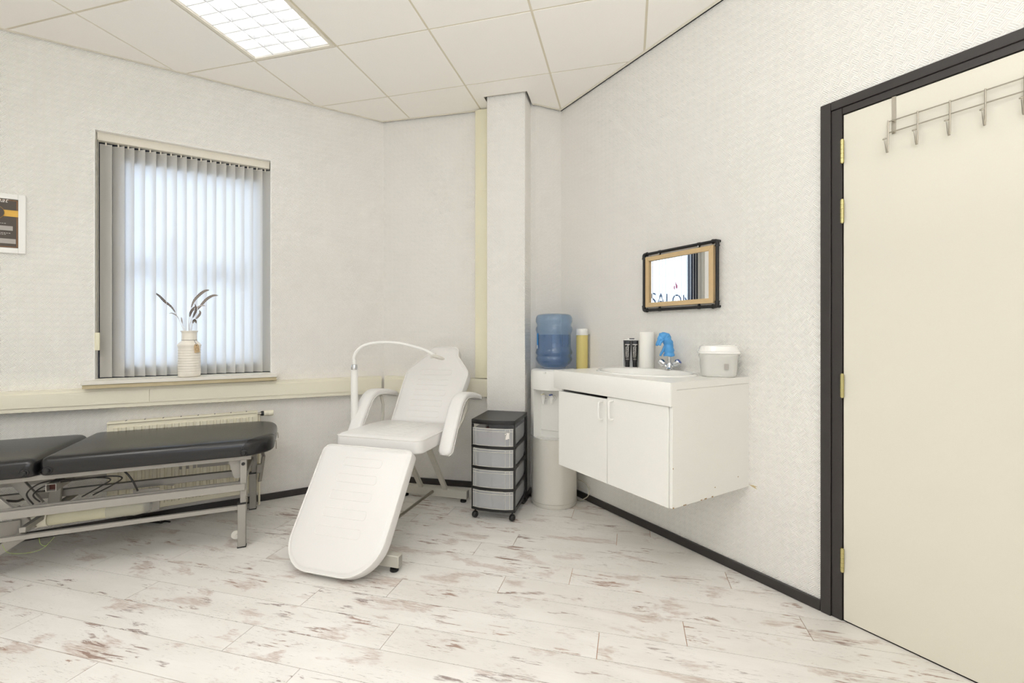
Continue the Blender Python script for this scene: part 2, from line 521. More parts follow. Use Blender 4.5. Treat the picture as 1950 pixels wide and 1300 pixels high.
# mirror glass and window glass
mm_, nt_, N_, L_, b_ = nodes('mirror_glass'); b_.inputs['Metallic'].default_value = 1; b_.inputs['Roughness'].default_value = 0.01
b_.inputs['Base Color'].default_value = (0.93, 0.94, 0.94, 1); M['mirror'] = mm_
def thin_glass():
    m = bpy.data.materials.new('window_glass'); m.use_nodes = True
    N, L = m.node_tree.nodes, m.node_tree.links; N.clear()
    o = N.new('ShaderNodeOutputMaterial'); t = N.new('ShaderNodeBsdfTransparent'); g = N.new('ShaderNodeBsdfGlossy')
    t.inputs[0].default_value = (0.93, 0.96, 0.97, 1); g.inputs['Roughness'].default_value = 0.02
    x = N.new('ShaderNodeMixShader')
    L.new(facing(N, L, 1.0), x.inputs[0]); L.new(t.outputs[0], x.inputs[1]); L.new(g.outputs[0], x.inputs[2]); L.new(x.outputs[0], o.inputs[0])
    return m
M['glass'] = thin_glass()

# ------------------------------------------------------------------ floor
PA = R(-14.6)
PD = Vector((math.cos(PA), math.sin(PA))); PN = Vector((-PD.y, PD.x))
bm = nbm(); prism(bm, ROOM[::-1], -0.06, -0.0031)
floor = obj('floor', bm, M['subfloor'], kind='structure', smooth=False)
PW, PL, N0 = 0.1577, 1.291, 1.3825
known = {-2: -1.88, -1: -2.436, 0: -1.497, 1: -0.922, 2: -0.12, 3: 0.213, 4: 0.695, 5: -0.284, 6: 0.463, 7: -0.644, 8: -0.075, 10: -0.37}
rnd = random.Random(4)
for k in range(-24, 17):
    j0 = known.get(k, rnd.uniform(-1, 0.29))
    n0 = N0 + PW * k; n1 = n0 + PW
    for i in range(-5, 6):
        a0 = j0 + i * PL; a1 = a0 + PL; g = 0.0012
        q = [PD * a0 + PN * n0, PD * a1 + PN * n0, PD * a1 + PN * n1, PD * a0 + PN * n1]
        q = [PD * (a0 + g) + PN * (n0 + g), PD * (a1 - g) + PN * (n0 + g), PD * (a1 - g) + PN * (n1 - g), PD * (a0 + g) + PN * (n1 - g)]
        P = clip(ROOM[::-1], q)
        if parea(P) < 0.0008: continue
        c = PD * ((a0 + a1) / 2) + PN * ((n0 + n1) / 2)
        loc = [Vector(((p - c).dot(PD), (p - c).dot(PN))) for p in P]
        bm = nbm(); prism(bm, loc, -0.003, 0.0)
        obj('plank', bm, M['plank'], floor, (c.x, c.y, 0), PA, smooth=False)

# ------------------------------------------------------------------ walls
def wall_obj(name, W, x0, x1, holes=(), th=0.3, h=CEIL + 0.14):
    bm = nbm()
    xs = sorted({x0, x1, *[v for hl in holes for v in hl[:2]]}); zs = sorted({-0.06, h, *[v for hl in holes for v in hl[2:]]})
    for a, b in zip(xs, xs[1:]):
        for c, d in zip(zs, zs[1:]):
            mx, mz = (a + b) / 2, (c + d) / 2
            if any(hl[0] < mx < hl[1] and hl[2] < mz < hl[3] for hl in holes): continue
            box(bm, a, b, 0, th, c, d)
    bmesh.ops.remove_doubles(bm, verts=bm.verts, dist=1e-5)
    return obj(name, bm, M['paper'], None, (W.o.x, W.o.y, 0), W.rot, kind='structure', smooth=False)

# window opening in the left wall
wx0, wzt = WL.hit(178, 243); wx1, wzr = WL.hit(517, 305)
WX0, WX1, WZ0, WZ1 = wx0, wx1, 0.918, 2.47
wall_left = wall_obj('wall_left', WL, -3.4, 0.12, [(WX0, WX1, WZ0, WZ1)])
wall_back = wall_obj('wall_back', WB, 0.0, (S_ - A).dot(EB), th=0.3)
wall_corner = wall_obj('wall_corner', WC, 0, (C_ - S_).length + 0.1, th=0.3)
dx0 = WR.hit(1565, 600)[0]
DOOR_L, DOOR_R = dx0 + 0.084, dx0 + 0.084 + 0.88
DOOR_Z = 2.113
wall_right = wall_obj('wall_right', WR, 0, 3.6, [(DOOR_L - 0.03, DOOR_R + 0.03, -0.06, DOOR_Z + 0.03)], th=0.16)
WW = Wall(W2, (LW - W2).normalized())
wall_obj('wall_side', WW, 0, 4.4, th=0.1)
WRE = Wall(RR, (W2 - RR).normalized())
rl = (W2 - RR).length
rx = (REAR_WIN - RR).dot(WRE.e)
wall_obj('wall_rear', WRE, 0, rl, [(rx - 0.95, rx + 0.95, 0.95, 2.35)], th=0.2)
# boxed column
bm = nbm()
cw = (COLFR - COLFL).length
ck = math.atan2((COLFR - COLFL).y, (COLFR - COLFL).x)
box(bm, 0, cw, 0, 0.24, 0, CEIL + 0.119, 0.002, 1)
wall_col = obj('wall_column', bm, M['paper'], None, (COLFL.x, COLFL.y, 0), ck, kind='structure', smooth=False)

# ------------------------------------------------------------------ ceiling
bm = nbm(); prism(bm, ROOM[::-1], CEIL + 0.12, CEIL + 0.16)
ceiling = obj('ceiling', bm, M['void'], kind='structure', smooth=False)
GA = -0.251
GI = Vector((math.cos(GA), math.sin(GA))); GJ = Vector((-math.sin(GA), math.cos(GA)))
GO = Vector((-3.948, 4.088)) * 0.6
def gp(i, j): return GO + GI * (0.6 * i) + GJ * (0.6 * j)
# fitting j runs away from the camera; grid fit: (1,1),(2,1) are the far corners of the lamp
GO = GO
inset = []
def inset_room(dl, db, dr):
    """room outline pulled in from the walls"""
    n = len(ROOM); ds = [dl, db, 0.018, 0.018, 0.018, db, db, dr, 0.01, 0.01]      # per edge i -> i+1
    out = []
    for i in range(n):
        p0, p1, p2 = ROOM[i - 1], ROOM[i], ROOM[(i + 1) % n]
        e1, e2 = (p1 - p0).normalized(), (p2 - p1).normalized()
        n1, n2 = Vector((e1.y, -e1.x)), Vector((e2.y, -e2.x))        # inward for this clockwise outline
        a, b = p0 + n1 * ds[i - 1], p1 + n2 * ds[i]
        den = e1.x * e2.y - e1.y * e2.x
        if abs(den) < 1e-3: out.append(p1 + n2 * ds[i]); continue
        t = ((b.x - a.x) * e2.y - (b.y - a.y) * e2.x) / den
        out.append(a + e1 * t)
    return out
RC = inset_room(0.006, 0.014, 0.017)
RC2 = inset_room(0.024, 0.032, 0.035)
lamps = [(1, -1), (1, -4), (4, -4)]
lamp_cells = {(i, j) for i, j0 in lamps for j in (j0, j0 + 1)}
# visible perimeter trim
bm = nbm()
n = len(RC)
for i in range(n):
    q = [RC[i], RC[(i + 1) % n], RC2[(i + 1) % n], RC2[i]]
    prism(bm, q, CEIL - 0.003, CEIL + 0.02)
obj('edge_trim', bm, M['edge'], ceiling, smooth=False)
bm = nbm(); RW = inset_room(0.0004, 0.0004, 0.0004)
for i in range(n): prism(bm, [RW[i], RW[(i + 1) % n], RC[(i + 1) % n], RC[i]], CEIL + 0.003, CEIL + 0.012)
obj('gap_shade_strip', bm, M['void'], ceiling, smooth=False)  # black strip, painted in for the darkness of the gap
HG = 0.0065
for i in range(-6, 12):
    for j in range(-10, 6):
        q = [gp(i, j) + GI * HG + GJ * HG, gp(i + 1, j) - GI * HG + GJ * HG, gp(i + 1, j + 1) - GI * HG - GJ * HG, gp(i, j + 1) + GI * HG - GJ * HG]
        P = clip(RC2[::-1], q)
        if parea(P) < 0.0008 or (i, j) in lamp_cells: continue
        c = gp(i + .5, j + .5)
        bm = nbm(); prism(bm, [Vector(((p - c).dot(GI), (p - c).dot(GJ))) for p in P], 0, 0.015)
        obj('ceiling_tile', bm, M['tile'], ceiling, (c.x, c.y, CEIL), GA, smooth=False)
for ax in (0, 1):
    for k in range(-10, 12):
        hw = 0.012
        if ax == 0: q = [gp(k, -10) - GI * hw, gp(k, -10) + GI * hw, gp(k, 6) + GI * hw, gp(k, 6) - GI * hw]
        else: q = [gp(-8, k) - GJ * hw, gp(12, k) - GJ * hw, gp(12, k) + GJ * hw, gp(-8, k) + GJ * hw]
        P = clip(RC2[::-1], q)
        if parea(P) < 0.001: continue
        bm = nbm(); prism(bm, P, CEIL + 0.0035 + 0.0004 * ax, CEIL + 0.02)
        obj('grid_bar', bm, M['grid'], ceiling, smooth=False)

# louvre ceiling fittings (the first is the one in the photograph; the others are unseen and added for their light)
def fitting(i, j, label, inview=False):
    c = gp(i + 0.5, j + 1)
    t = thing('ceiling_light', label, 'ceiling light', (c.x, c.y, CEIL - 0.002), GA, None)
    hx, hy = 0.30, 0.60
    bm = nbm()
    for a0, a1, b0, b1 in ((-hx + .008, -hx + .030, -hy + .008, hy - .008), (hx - .030, hx - .008, -hy + .008, hy - .008),
                           (-hx + .030, hx - .030, -hy + .008, -hy + .026), (-hx + .030, hx - .030, hy - .026, hy - .008)):
        box(bm, a0, a1, b0, b1, -0.004, 0.010, 0.001, 1)
    obj('frame', bm, M['edge'], t)
    bm = nbm()
    x0, x1, y0, y1 = -hx + .03, hx - .03, -hy + .026, hy - .026
    box(bm, x0 - .002, x0, y0, y1, 0.0, 0.085); box(bm, x1, x1 + .002, y0, y1, 0.0, 0.085)
    box(bm, x0, x1, y0 - .002, y0, 0.0, 0.085); box(bm, x0, x1, y1, y1 + .002, 0.0, 0.085)
    box(bm, x0, x1, y0, y1, 0.083, 0.085)
    obj('housing', bm, M['white'], t)
    NX, NY = 4, 15
    bl = nbm()                                             # long parabolic blades, V section open at the top
    for k in range(1, NX):
        x = x0 + (x1 - x0) * k / NX
        prism(bl, [(-0.0026, 0.002), (0.0026, 0.002), (0.0012, 0.040), (-0.0012, 0.040)], y0, y1, 0, Matrix.Translation((x, 0, 0)) @ Matrix(((1, 0, 0, 0), (0, 0, 1, 0), (0, 1, 0, 0), (0, 0, 0, 1))))
    obj('long_blade', bl, M['louvre'], t, smooth=False)
    me = None
    for k in range(1, NY):
        y = y0 + (y1 - y0) * k / NY
        if me is None:
            bx = nbm()
            prism(bx, [(-0.0019, 0.004), (0.0019, 0.004), (0.0008, 0.034), (-0.0008, 0.034)], x0, x1, 0,
                  Matrix(((0, 0, 1, 0), (1, 0, 0, 0), (0, 1, 0, 0), (0, 0, 0, 1))))
            me = mesh_of('cross_blade', bx, M['louvre'], False)
        obj('cross_blade', me, None, t, (0, y, 0))
    for x in (-0.200, -0.067, 0.067, 0.200):
        b2 = nbm(); tube(b2, [(x, y0 + .02, 0.062), (x, y1 - .02, 0.062)], 0.013, 12)
        obj('fluorescent_tube', b2, M['tubelight'], t)
    if not inview: area('fitting_fill', (0, 0, 0.0445), (0, 0, 0), 0.52, 1.12, LAMP_W, LAMP_C, t)  # fill lamp, added only in the unseen fittings
    return t
fitting(1, -1, 'white louvred fluorescent ceiling light set in the tile ceiling above the window wall', True)
fitting(1, -4, 'added unseen white louvred ceiling light farther back, behind the camera and nearest the side wall')
fitting(4, -4, 'added unseen white louvred ceiling light farthest back beside the door wall')

# ------------------------------------------------------------------ window, sill, reveal
wt = obj_parent = None
FD0, FD1 = 0.085, 0.150
bm = nbm()
fl, fr, ft, fb = 0.150, 0.065, 0.168, 0.080
for a in ((WX0, WX0 + fl, WZ0, WZ1), (WX1 - fr, WX1, WZ0, WZ1), (WX0 + fl, WX1 - fr, WZ1 - ft, WZ1), (WX0 + fl, WX1 - fr, WZ0, WZ0 + fb)):
    box(bm, a[0], a[1], FD0, FD1, a[2], a[3], 0.003, 1)
window = obj('window_1', bm, M['navy'], None, (A.x, A.y, 0), WL.rot, kind='structure')
bm = nbm(); box(bm, WX0 + fl - .01, WX1 - fr + .01, 0.118, 0.122, WZ0 + fb - .01, WZ1 - ft + .01)
obj('pane', bm, M['glass'], window, smooth=False)
bm = nbm()                                                 # white plastered reveal
t_ = 0.006
box(bm, WX0, WX0 + t_, 0.001, FD0, WZ0, WZ1); box(bm, WX1 - t_, WX1, 0.001, FD0, WZ0, WZ1); box(bm, WX0 + t_, WX1 - t_, 0.001, FD0, WZ1 - t_, WZ1)
obj('reveal', bm, M['white'], window, smooth=False)
bm = nbm(); box(bm, WX0 - 0.035, WX1 + 0.03, -0.112, -0.0005, WZ0 - 0.022, WZ0, 0.002, 1)
box(bm, WX0 + .0005, WX1 - .0005, -0.001, FD0, WZ0 - 0.0, WZ0 + 0.003)
obj('window_sill', bm, M['sill_top'], window)
bm = nbm(); box(bm, WX0 - 0.03, WX1 + 0.025, -0.104, -0.0005, WZ0 - 0.045, WZ0 - 0.0222)
obj('sill_board', bm, M['wood_sill'], window, smooth=False)
# shop lettering on the pane, readable from the street
def letter(s, size, x, z, mat):
    me = text_mesh(s, size, 0.0006, mat)
    o = obj('lettering', me, None, window, (x, 0.1235, z)); o.rotation_euler = (R(90), 0, R(180)); return o
letter('SALON', 0.23, (WX0 + WX1) / 2 - 0.01, 1.545, M['navyink'])
bm = nbm()
for (x, z, r) in ((-0.10, 1.80, .016), (-0.06, 1.785, .013), (-0.085, 1.835, .010)):
    lathe(bm, [(0, 0), (r, 0), (r, 0.001), (0, 0.001)], 10, M=Matrix.Translation(((WX0 + WX1) / 2 + x, 0.1235, z)) @ Matrix.Rotation(R(90), 4, 'X') @ Matrix.Diagonal((1, 1.9, 1, 1)))
obj('blossom_decal', bm, M['pinkink'], window)

# second window behind the camera
bm = nbm()
for a in ((rx - .95, rx - .87, .95, 2.35), (rx + .87, rx + .95, .95, 2.35), (rx - .87, rx + .87, 2.27, 2.35), (rx - .87, rx + .87, .95, 1.03), (rx - .03, rx + .03, 1.03, 2.27)):
    box(bm, a[0], a[1], 0.05, 0.10, a[2], a[3], 0.003, 1)
obj('window_2', bm, M['navy'], None, (RR.x, RR.y, 0), WRE.rot, kind='structure')

# ------------------------------------------------------------------ vertical blind
blind = thing('vertical_blind', 'grey fabric vertical blind hanging in the window opening', 'blind', (A.x, A.y, 0), WL.rot)
bm = nbm(); box(bm, WX0 + .010, WX1 - .010, 0.030, 0.080, WZ1 - 0.058, WZ1 - 0.020, 0.004, 2)
obj('headrail', bm, M['edge'], blind)
bm = nbm(); box(bm, WX0 + .010, WX1 - .010, 0.036, 0.074, WZ1 - 0.0195, WZ1 - 0.007)
obj('ceiling_bracket', bm, M['edge'], blind, smooth=False)
SL_U = [201.5, 223, 244, 265, 286, 306, 325.7, 345, 364.7, 383, 401.7, 420, 437.8, 455, 472, 489.3, 505]
SLW, SLZ0, SLZ1 = 0.083, WZ0 + 0.010, WZ1 - 0.070
rs = random.Random(3)
for idx, u in enumerate(SL_U):
    x = WL.hit(u, 300, 0.050)[0]
    ph = R(36 + rs.uniform(-2.5, 2.5)); wdt = SLW
    if idx == 0: ph = R(10); wdt = 0.062
    if idx == 16: ph = R(24); wdt = 0.070
    if idx == 1: x += 0.006
    bm = nbm(); nn = 8; rows = []
    for z in (SLZ0, SLZ1):
        rows.append([])
        for k in range(nn + 1):
            s = -wdt / 2 + wdt * k / nn
            bow = 0.004 * (1 - (2 * s / wdt) ** 2)
            lx, ly = s * math.cos(ph) + bow * math.sin(ph), -s * math.sin(ph) + bow * math.cos(ph)
            rows[-1].append(bm.verts.new((lx, ly, z)))
    for k in range(nn): bm.faces.new((rows[0][k], rows[0][k + 1], rows[1][k + 1], rows[1][k]))
    o = obj('slat', bm, M['slat'], blind, (x, 0.055, 0))
    bm = nbm(); box(bm, -0.004, 0.004, -0.0035, 0.0035, SLZ1 - 0.008, WZ1 - 0.058, 0.001, 1)
    obj('hanger_clip', bm, M['edge'], o)
cx = WL.hit(185, 400, 0.02)[0]
bm = nbm()
for d in (0, 0.008): tube(bm, [(cx + d, 0.006 + d * .3, WZ1 - 0.06), (cx + d, 0.006 + d * .3, 1.205)], 0.0016, 6)
obj('pull_cord', bm, M['beigecable'], blind)
bm = nbm(); cz0 = WL.hit(187, 667, 0.0)[1]; cz1 = WL.hit(187, 633, 0)[1]
box(bm, cx - 0.008, cx + 0.016, -0.006, 0.010, cz0, cz1, 0.004, 2)
obj('cord_weight', bm, M['cream2'], blind)

# ------------------------------------------------------------------ baseboards
def baseboard(name, W, x0, x1):
    bm = nbm(); box(bm, x0, x1, -0.013, -0.0003, 0.0005, 0.047, 0.0015, 1)
    return obj(name, bm, M['black'], None, (W.o.x, W.o.y, 0), W.rot, kind='structure')
baseboard('baseboard_left', WL, -3.38, -0.004)
baseboard('baseboard_back', WB, 0.006, (COLBL - A).dot(EB) - 0.01)
baseboard('baseboard_right', WR, 0.012, dx0 - 0.001)
baseboard('baseboard_corner', WC, 0.01, (C_ - S_).length - 0.012)
WCOL = Wall(COLFL, (COLFR - COLFL).normalized())
baseboard('baseboard_column', WCOL, -0.012, cw + 0.012)
WCS = Wall(COLFR, KC.copy())
# side of column
bm = nbm(); box(bm, 0.0, 0.17, -0.013, -0.0003, 0.0005, 0.047, 0.0015, 1)
obj('baseboard_side', bm, M['black'], None, (COLFR.x, COLFR.y, 0), math.atan2(KC.y, KC.x), kind='structure')

# ------------------------------------------------------------------ cable trunking
def trunk(name, W, x0, x1, zt0, zt1, zb0, zb1, dep, joints, label):
    """horizontal trunking: body plus clip-on lid"""
    o = thing(name, label, 'cable trunking', (W.o.x, W.o.y, 0), W.rot)
    def quadbox(bm, xa, xb, ya, yb, fa, fb):
        # fa, fb: fractions of height bottom, top
        def z(x, f):
            t = (x - x0) / (x1 - x0); b, tt = zb0 + (zb1 - zb0) * t, zt0 + (zt1 - zt0) * t
            return b + (tt - b) * f
        vs = [bm.verts.new((x, y, z(x, f))) for x in (xa, xb) for y in (ya, yb) for f in (fa, fb)]
        for a in ((0, 1, 3, 2), (4, 6, 7, 5), (0, 4, 5, 1), (2, 3, 7, 6), (0, 2, 6, 4), (1, 5, 7, 3)): bm.faces.new([vs[k] for k in a])
    bm = nbm(); quadbox(bm, x0, x1, -dep, -0.0004, 0, 1)
    obj('trunking_body', bm, M['cream'], o, smooth=False)
    xs = [x0] + joints + [x1]
    for a, b in zip(xs, xs[1:]):
        bm = nbm(); quadbox(bm, a + .0012, b - .0012, -dep - 0.006, -dep, 0.20, 0.84)
        obj('trunking_lid', bm, M['cream'], o, smooth=False)
    return o
DEP = 0.062
xa = -3.1
xr = -0.035
def lin(u0, v0, u1, v1, off=-DEP):
    (xA, zA), (xB, zB) = WL.hit(u0, v0, off), WL.hit(u1, v1, off)
    f = lambda x: zA + (zB - zA) * (x - xA) / (xB - xA)
    return f
ft_, fb_ = lin(0, 746.9, 728, 716), lin(0, 787.8, 728, 748.5)
trunk('cable_trunking', WL, xa, xr, ft_(xa), ft_(xr), fb_(xa), fb_(xr), DEP, [WL.hit(285, 750, -DEP)[0]],
      'long cream cable trunking running under the window along the left wall')
ztb, zbb = ft_(xr), fb_(xr)
bx1 = (COLBL - A).dot(EB) - 0.004
trunk('cable_trunking', WB, 0.04, bx1, ztb, ztb - .004, zbb, zbb - .004, DEP, [0.72],
      'short cream cable trunking on the back wall behind the white treatment chair')
vt = thing('cable_trunking', 'vertical pale yellow cable trunking rising to the ceiling beside the column', 'cable trunking', (A.x, A.y, 0), WB.rot)
bm = nbm(); v0x = WB.hit(905, 400, -0.05)[0]
box(bm, v0x, v0x + 0.022, -0.050, -0.0004, ztb + .001, CEIL - 0.012)
box(bm, v0x + 0.022, bx1, -0.062, -0.0004, ztb + .001, CEIL - 0.012)
obj('trunking_body', bm, M['cream2'], vt, smooth=False)
zj = 2.30
for a, b in ((ztb + .004, zj), (zj + .0015, CEIL - 0.02)):
    bm = nbm(); box(bm, v0x + 0.026, bx1 - 0.004, -0.0645, -0.062, a, b)
    obj('trunking_lid', bm, M['cream2'], vt, smooth=False)

# ------------------------------------------------------------------ door, frame, hinges
t1 = nbm()
def frame_piece(bm, x0, x1, z0, z1, y0, y1): box(bm, x0, x1, y0, y1, z0, z1, 0.002, 1)
FT = WR.hit(1565, 202.4, -0.010)[1]
bm = nbm()
WF, ST = 0.040, 0.040
# outer band and recessed inner band (steel frame section)
for (xa_, xb_, za, zb, y0, y1) in (
        (dx0, dx0 + 0.040, 0.0, FT, -0.014, 0.05), (dx0 + 0.040, DOOR_L - 0.004, 0.0, FT - 0.037, -0.007, 0.10),
        (DOOR_R + 0.004, DOOR_R + 0.042, 0.0, FT - 0.037, -0.007, 0.10), (DOOR_R + 0.042, DOOR_R + 0.084, 0.0, FT, -0.014, 0.05),
        (dx0 + 0.040, DOOR_R + 0.042, FT - 0.037, FT, -0.014, 0.05), (DOOR_L - 0.004, DOOR_R + 0.004, DOOR_Z + 0.004, FT - 0.037, -0.007, 0.10)):
    frame_piece(bm, xa_, xb_, za, zb, y0, y1)
obj('trim_1', bm, M['black'], None, (C_.x, C_.y, 0), WR.rot, kind='structure')
bm = nbm(); box(bm, DOOR_L, DOOR_R, -0.004, 0.036, 0.006, DOOR_Z, 0.0012, 1)
door = obj('door_1', bm, M['door'], None, (C_.x, C_.y, 0), WR.rot, kind='structure')
bm = nbm(); box(bm, DOOR_L - 0.2, DOOR_R + 0.2, 0.162, 0.22, -0.06, CEIL); box(bm, DOOR_L - 0.029, DOOR_R + 0.029, 0.0, 0.16, -0.05, -0.001)
obj('door_light_block', bm, M['black'], None, (C_.x, C_.y, 0), WR.rot, kind='structure', smooth=False)  # added black slab behind and strip under the door, to block light
for v0, v1 in ((268, 311), (381.5, 424.5), (712, 755.5), (1043, 1086.5)):
    za, zb = WR.hit(1600, v1, -0.012)[1], WR.hit(1600, v0, -0.012)[1]
    hx = DOOR_L - 0.002
    bm = nbm()
    nK = 5
    for k in range(nK):
        a = za + (zb - za) * k / nK; b = za + (zb - za) * (k + 1) / nK - 0.0012
        lathe(bm, [(0.0072, a), (0.0072, b)], 14, c=(hx, -0.012))
    lathe(bm, [(0.004, za - 0.003), (0.0055, zb + 0.003)], 10, c=(hx, -0.012))
    obj('hinge', bm, M['brass'], door)
bm = nbm(); box(bm, DOOR_R - 0.08, DOOR_R - 0.04, -0.012, -0.004, 0.98, 1.16, 0.003, 1)
tube(bm, [(DOOR_R - 0.06, -0.010, 1.06), (DOOR_R - 0.06, -0.05, 1.06), (DOOR_R - 0.075, -0.058, 1.06), (DOOR_R - 0.17, -0.058, 1.06)], 0.009, 10)
obj('door_handle', bm, M['steel'], door)

# ------------------------------------------------------------------ over-door hook rack
rack = thing('hook_rack', 'brushed steel hook rack hung over the top of the cream door', 'hook rack', (C_.x, C_.y, 0), WR.rot)
hxs = [WR.hit(1692, 240, -0.020)[0] + 0.0885 * k for k in range(6)]
ZU, ZD, YW = 2.019, 1.976, -0.020
def wpath(z): return [(hxs[0], YW, z), (hxs[-1], YW, z)]
for z in (ZU, ZD):
    bm = nbm(); tube(bm, wpath(z), 0.0023, 8); obj('wire', bm, M['steel'], rack)
for x in (hxs[0] + 0.012, hxs[-1] - 0.012):
    bm = nbm()
    box(bm, x - 0.0065, x + 0.0065, -0.0062, -0.0046, ZD - 0.004, DOOR_Z + 0.0015)
    box(bm, x - 0.0065, x + 0.0065, -0.0062, 0.037, DOOR_Z + 0.0004, DOOR_Z + 0.0020)
    bar(bm, (x, -0.006, ZD), (x, YW, ZD), 0.006, 0.004); bar(bm, (x, -0.006, ZU), (x, YW, ZU), 0.006, 0.004)
    obj('strap', bm, M['steel'], rack, smooth=False)
hk = None
for x in hxs:
    bm = nbm()
    tube(bm, [(0, YW - .003, ZU + .004), (0, YW - .003, ZD), (0, YW - .004, 1.915), (0, YW - .008, 1.900), (0, YW - .016, 1.897), (0, YW - .021, 1.904), (0, YW - .034, 1.940)], 0.0026, 8)
    o = obj('hook', bm if hk is None else hk, M['steel'], rack, (x, 0, 0)) if hk is None else obj('hook', hk, None, rack, (x, 0, 0))
    if hk is None: hk = o.data
    else: bm.free()
    b2 = nbm(); lathe(b2, [(0, -.003), (.005, -.0025), (.0072, 0), (.0062, .0026), (0, .0045)], 16, M=Matrix.Translation((0, YW - .036, 1.944)) @ Matrix.Rotation(R(22), 4, 'X'))
    obj('hook_ball', b2, M['steel'], o)

# ------------------------------------------------------------------ radiator
RO = 0.035
rad = thing('radiator', 'cream panel radiator on the left wall under the trunking', 'radiator', (A.x, A.y, 0), WL.rot)
x1r = WL.hit(490, 783, -0.10)[0]; x0r = WL.hit(204.5, 800, -0.10)[0]
ZR0, ZR1 = 0.098, 0.662
bm = nbm()
box(bm, x0r, x1r, -0.100, -0.094, ZR0, ZR1 - 0.012, 0.002, 1)
nr = 20
for k in range(nr):                                        # pressed vertical ribs
    a = x0r + 0.022 + (x1r - x0r - 0.044) * k / nr; b = a + (x1r - x0r - 0.044) / nr
    prism(bm, [(a + 0.006, -0.1003), (a + 0.010, -0.112), (b - 0.010, -0.112), (b - 0.006, -0.1003)], ZR0 + 0.03, ZR1 - 0.036, 0)
obj('front_panel', bm, M['rad'], rad, smooth=False)
bm = nbm(); box(bm, x0r + .004, x1r - .004, -0.045, -0.040, ZR0, ZR1 - .012, 0.002, 1); obj('rear_panel', bm, M['rad'], rad)
bm = nbm()
box(bm, x0r - .002, x0r + .002, -0.104, -0.035, ZR0 + .01, ZR1 - 0.004); box(bm, x1r - .002, x1r + .002, -0.104, -0.035, ZR0 + .01, ZR1 - .004)
obj('end_plate', bm, M['rad'], rad, smooth=False)
bm = nbm(); box(bm, x0r - .003, x1r + .003, -0.106, -0.036, ZR1 - 0.012, ZR1, 0.003, 1)
obj('top_grille', bm, M['rad'], rad)
bm = nbm()
for k in range(8):
    x = x0r + (x1r - x0r) * (k + .9) / 8.6
    box(bm, x - .003, x + .003, -0.088, -0.050, ZR1 + .0002, ZR1 + 0.0012)
obj('grille_slot', bm, M['black'], rad, smooth=False)
bm = nbm()
for k in range(1, 14):
    x = x0r + (x1r - x0r) * k / 14; box(bm, x - .001, x + .001, -0.093, -0.046, ZR0 + .02, ZR1 - .02)
obj('convector_fin', bm, M['rad'], rad, smooth=False)
bm = nbm()
for x in (x0r + .12, x1r - .12): box(bm, x - .015, x + .015, -0.040, -0.0006, ZR0 + .08, ZR0 + .50)
obj('wall_bracket', bm, M['rad'], rad, smooth=False)
zv = 0.640
vm = lambda x: Matrix.Translation((x, -0.072, zv)) @ Matrix.Rotation(R(90), 4, 'Y')
bm = nbm(); lathe(bm, [(0.008, 0), (0.008, 0.018), (0.013, 0.018), (0.013, 0.024)], 14, M=vm(x1r + .002)); obj('valve_body', bm, M['steel'], rad)
bm = nbm(); lathe(bm, [(0.015, 0), (0.017, 0.004), (0.017, 0.016), (0.014, 0.018)], 16, M=vm(x1r + .024)); obj('valve_ring', bm, M['bplast'], rad)
bm = nbm()
lathe(bm, [(0.017, 0), (0.019, 0.003), (0.019, 0.026), (0.0205, 0.028), (0.0195, 0.056), (0.016, 0.060), (0, 0.060)], 20, M=vm(x1r + .042))
obj('thermostat_knob', bm, M['cream'], rad)
bm = nbm(); tube(bm, [(x1r - .02, -0.07, ZR0 + .01), (x1r - .02, -0.07, 0.0006)], 0.008, 10); tube(bm, [(x1r + .012, -0.072, zv - .006), (x1r + .012, -0.072, 0.0006)], 0.0075, 10)
obj('feed_pipe', bm, M['rad'], rad)

# ------------------------------------------------------------------ framed certificate
cx1, _ = WL.hit(48.5, 430, -0.02)
cz1, cz0 = WL.hit(48.5, 372, -.02)[1], WL.hit(48.5, 483.5, -.02)[1]
cw_ = 0.25; cxx0 = cx1 - cw_
cert = thing('certificate_frame', 'white framed dark certificate with gold ribbon at the left end of the wall', 'picture frame', (A.x, A.y, 0), WL.rot)
fw = 0.030
for a in ((cxx0, cxx0 + fw, cz0, cz1), (cx1 - fw, cx1, cz0, cz1), (cxx0 + fw, cx1 - fw, cz1 - fw, cz1), (cxx0 + fw, cx1 - fw, cz0, cz0 + fw)):
    bm = nbm(); box(bm, a[0], a[1], -0.020, -0.0006, a[2], a[3], 0.0015, 1); obj('frame_rail', bm, M['white'], cert)
ix0, ix1, iz0, iz1 = cxx0 + fw, cx1 - fw, cz0 + fw, cz1 - fw
def flat(name, x0, x1, z0, z1, mat, y=-0.0105, lab=None):
    bm = nbm(); box(bm, x0, x1, y, y + 0.0005, z0, z1); return obj(name, bm, mat, cert, smooth=False, label=lab)
flat('certificate_sheet', ix0, ix1, iz0, iz1, M['dark'], -0.010)
for a in ((ix1 - .009, ix1 - .005, iz0 + .005, iz1 - .005), (ix0 + .005, ix0 + .009, iz0 + .005, iz1 - .005), (ix0 + .009, ix1 - .009, iz1 - .008, iz1 - .005), (ix0 + .009, ix1 - .009, iz0 + .005, iz0 + .008)):
    flat('border_line', *a, M['copper'], -0.0107)
H_ = cz1 - cz0
zz = lambda v: cz0 + (483.5 - v) / 111.5 * H_
flat('gold_ribbon', ix0, ix1, zz(414.5), zz(402.5), M['gold'], -0.0112)
bm = nbm(); xm = (ix0 + ix1) / 2
lathe(bm, [(0, 0), (0.038, 0), (0.038, 0.0008), (0, 0.0008)], 32, M=Matrix.Translation((xm, -0.0125, zz(408))) @ Matrix.Rotation(R(-90), 4, 'X'))
obj('emblem_disc', bm, M['dark'], cert)
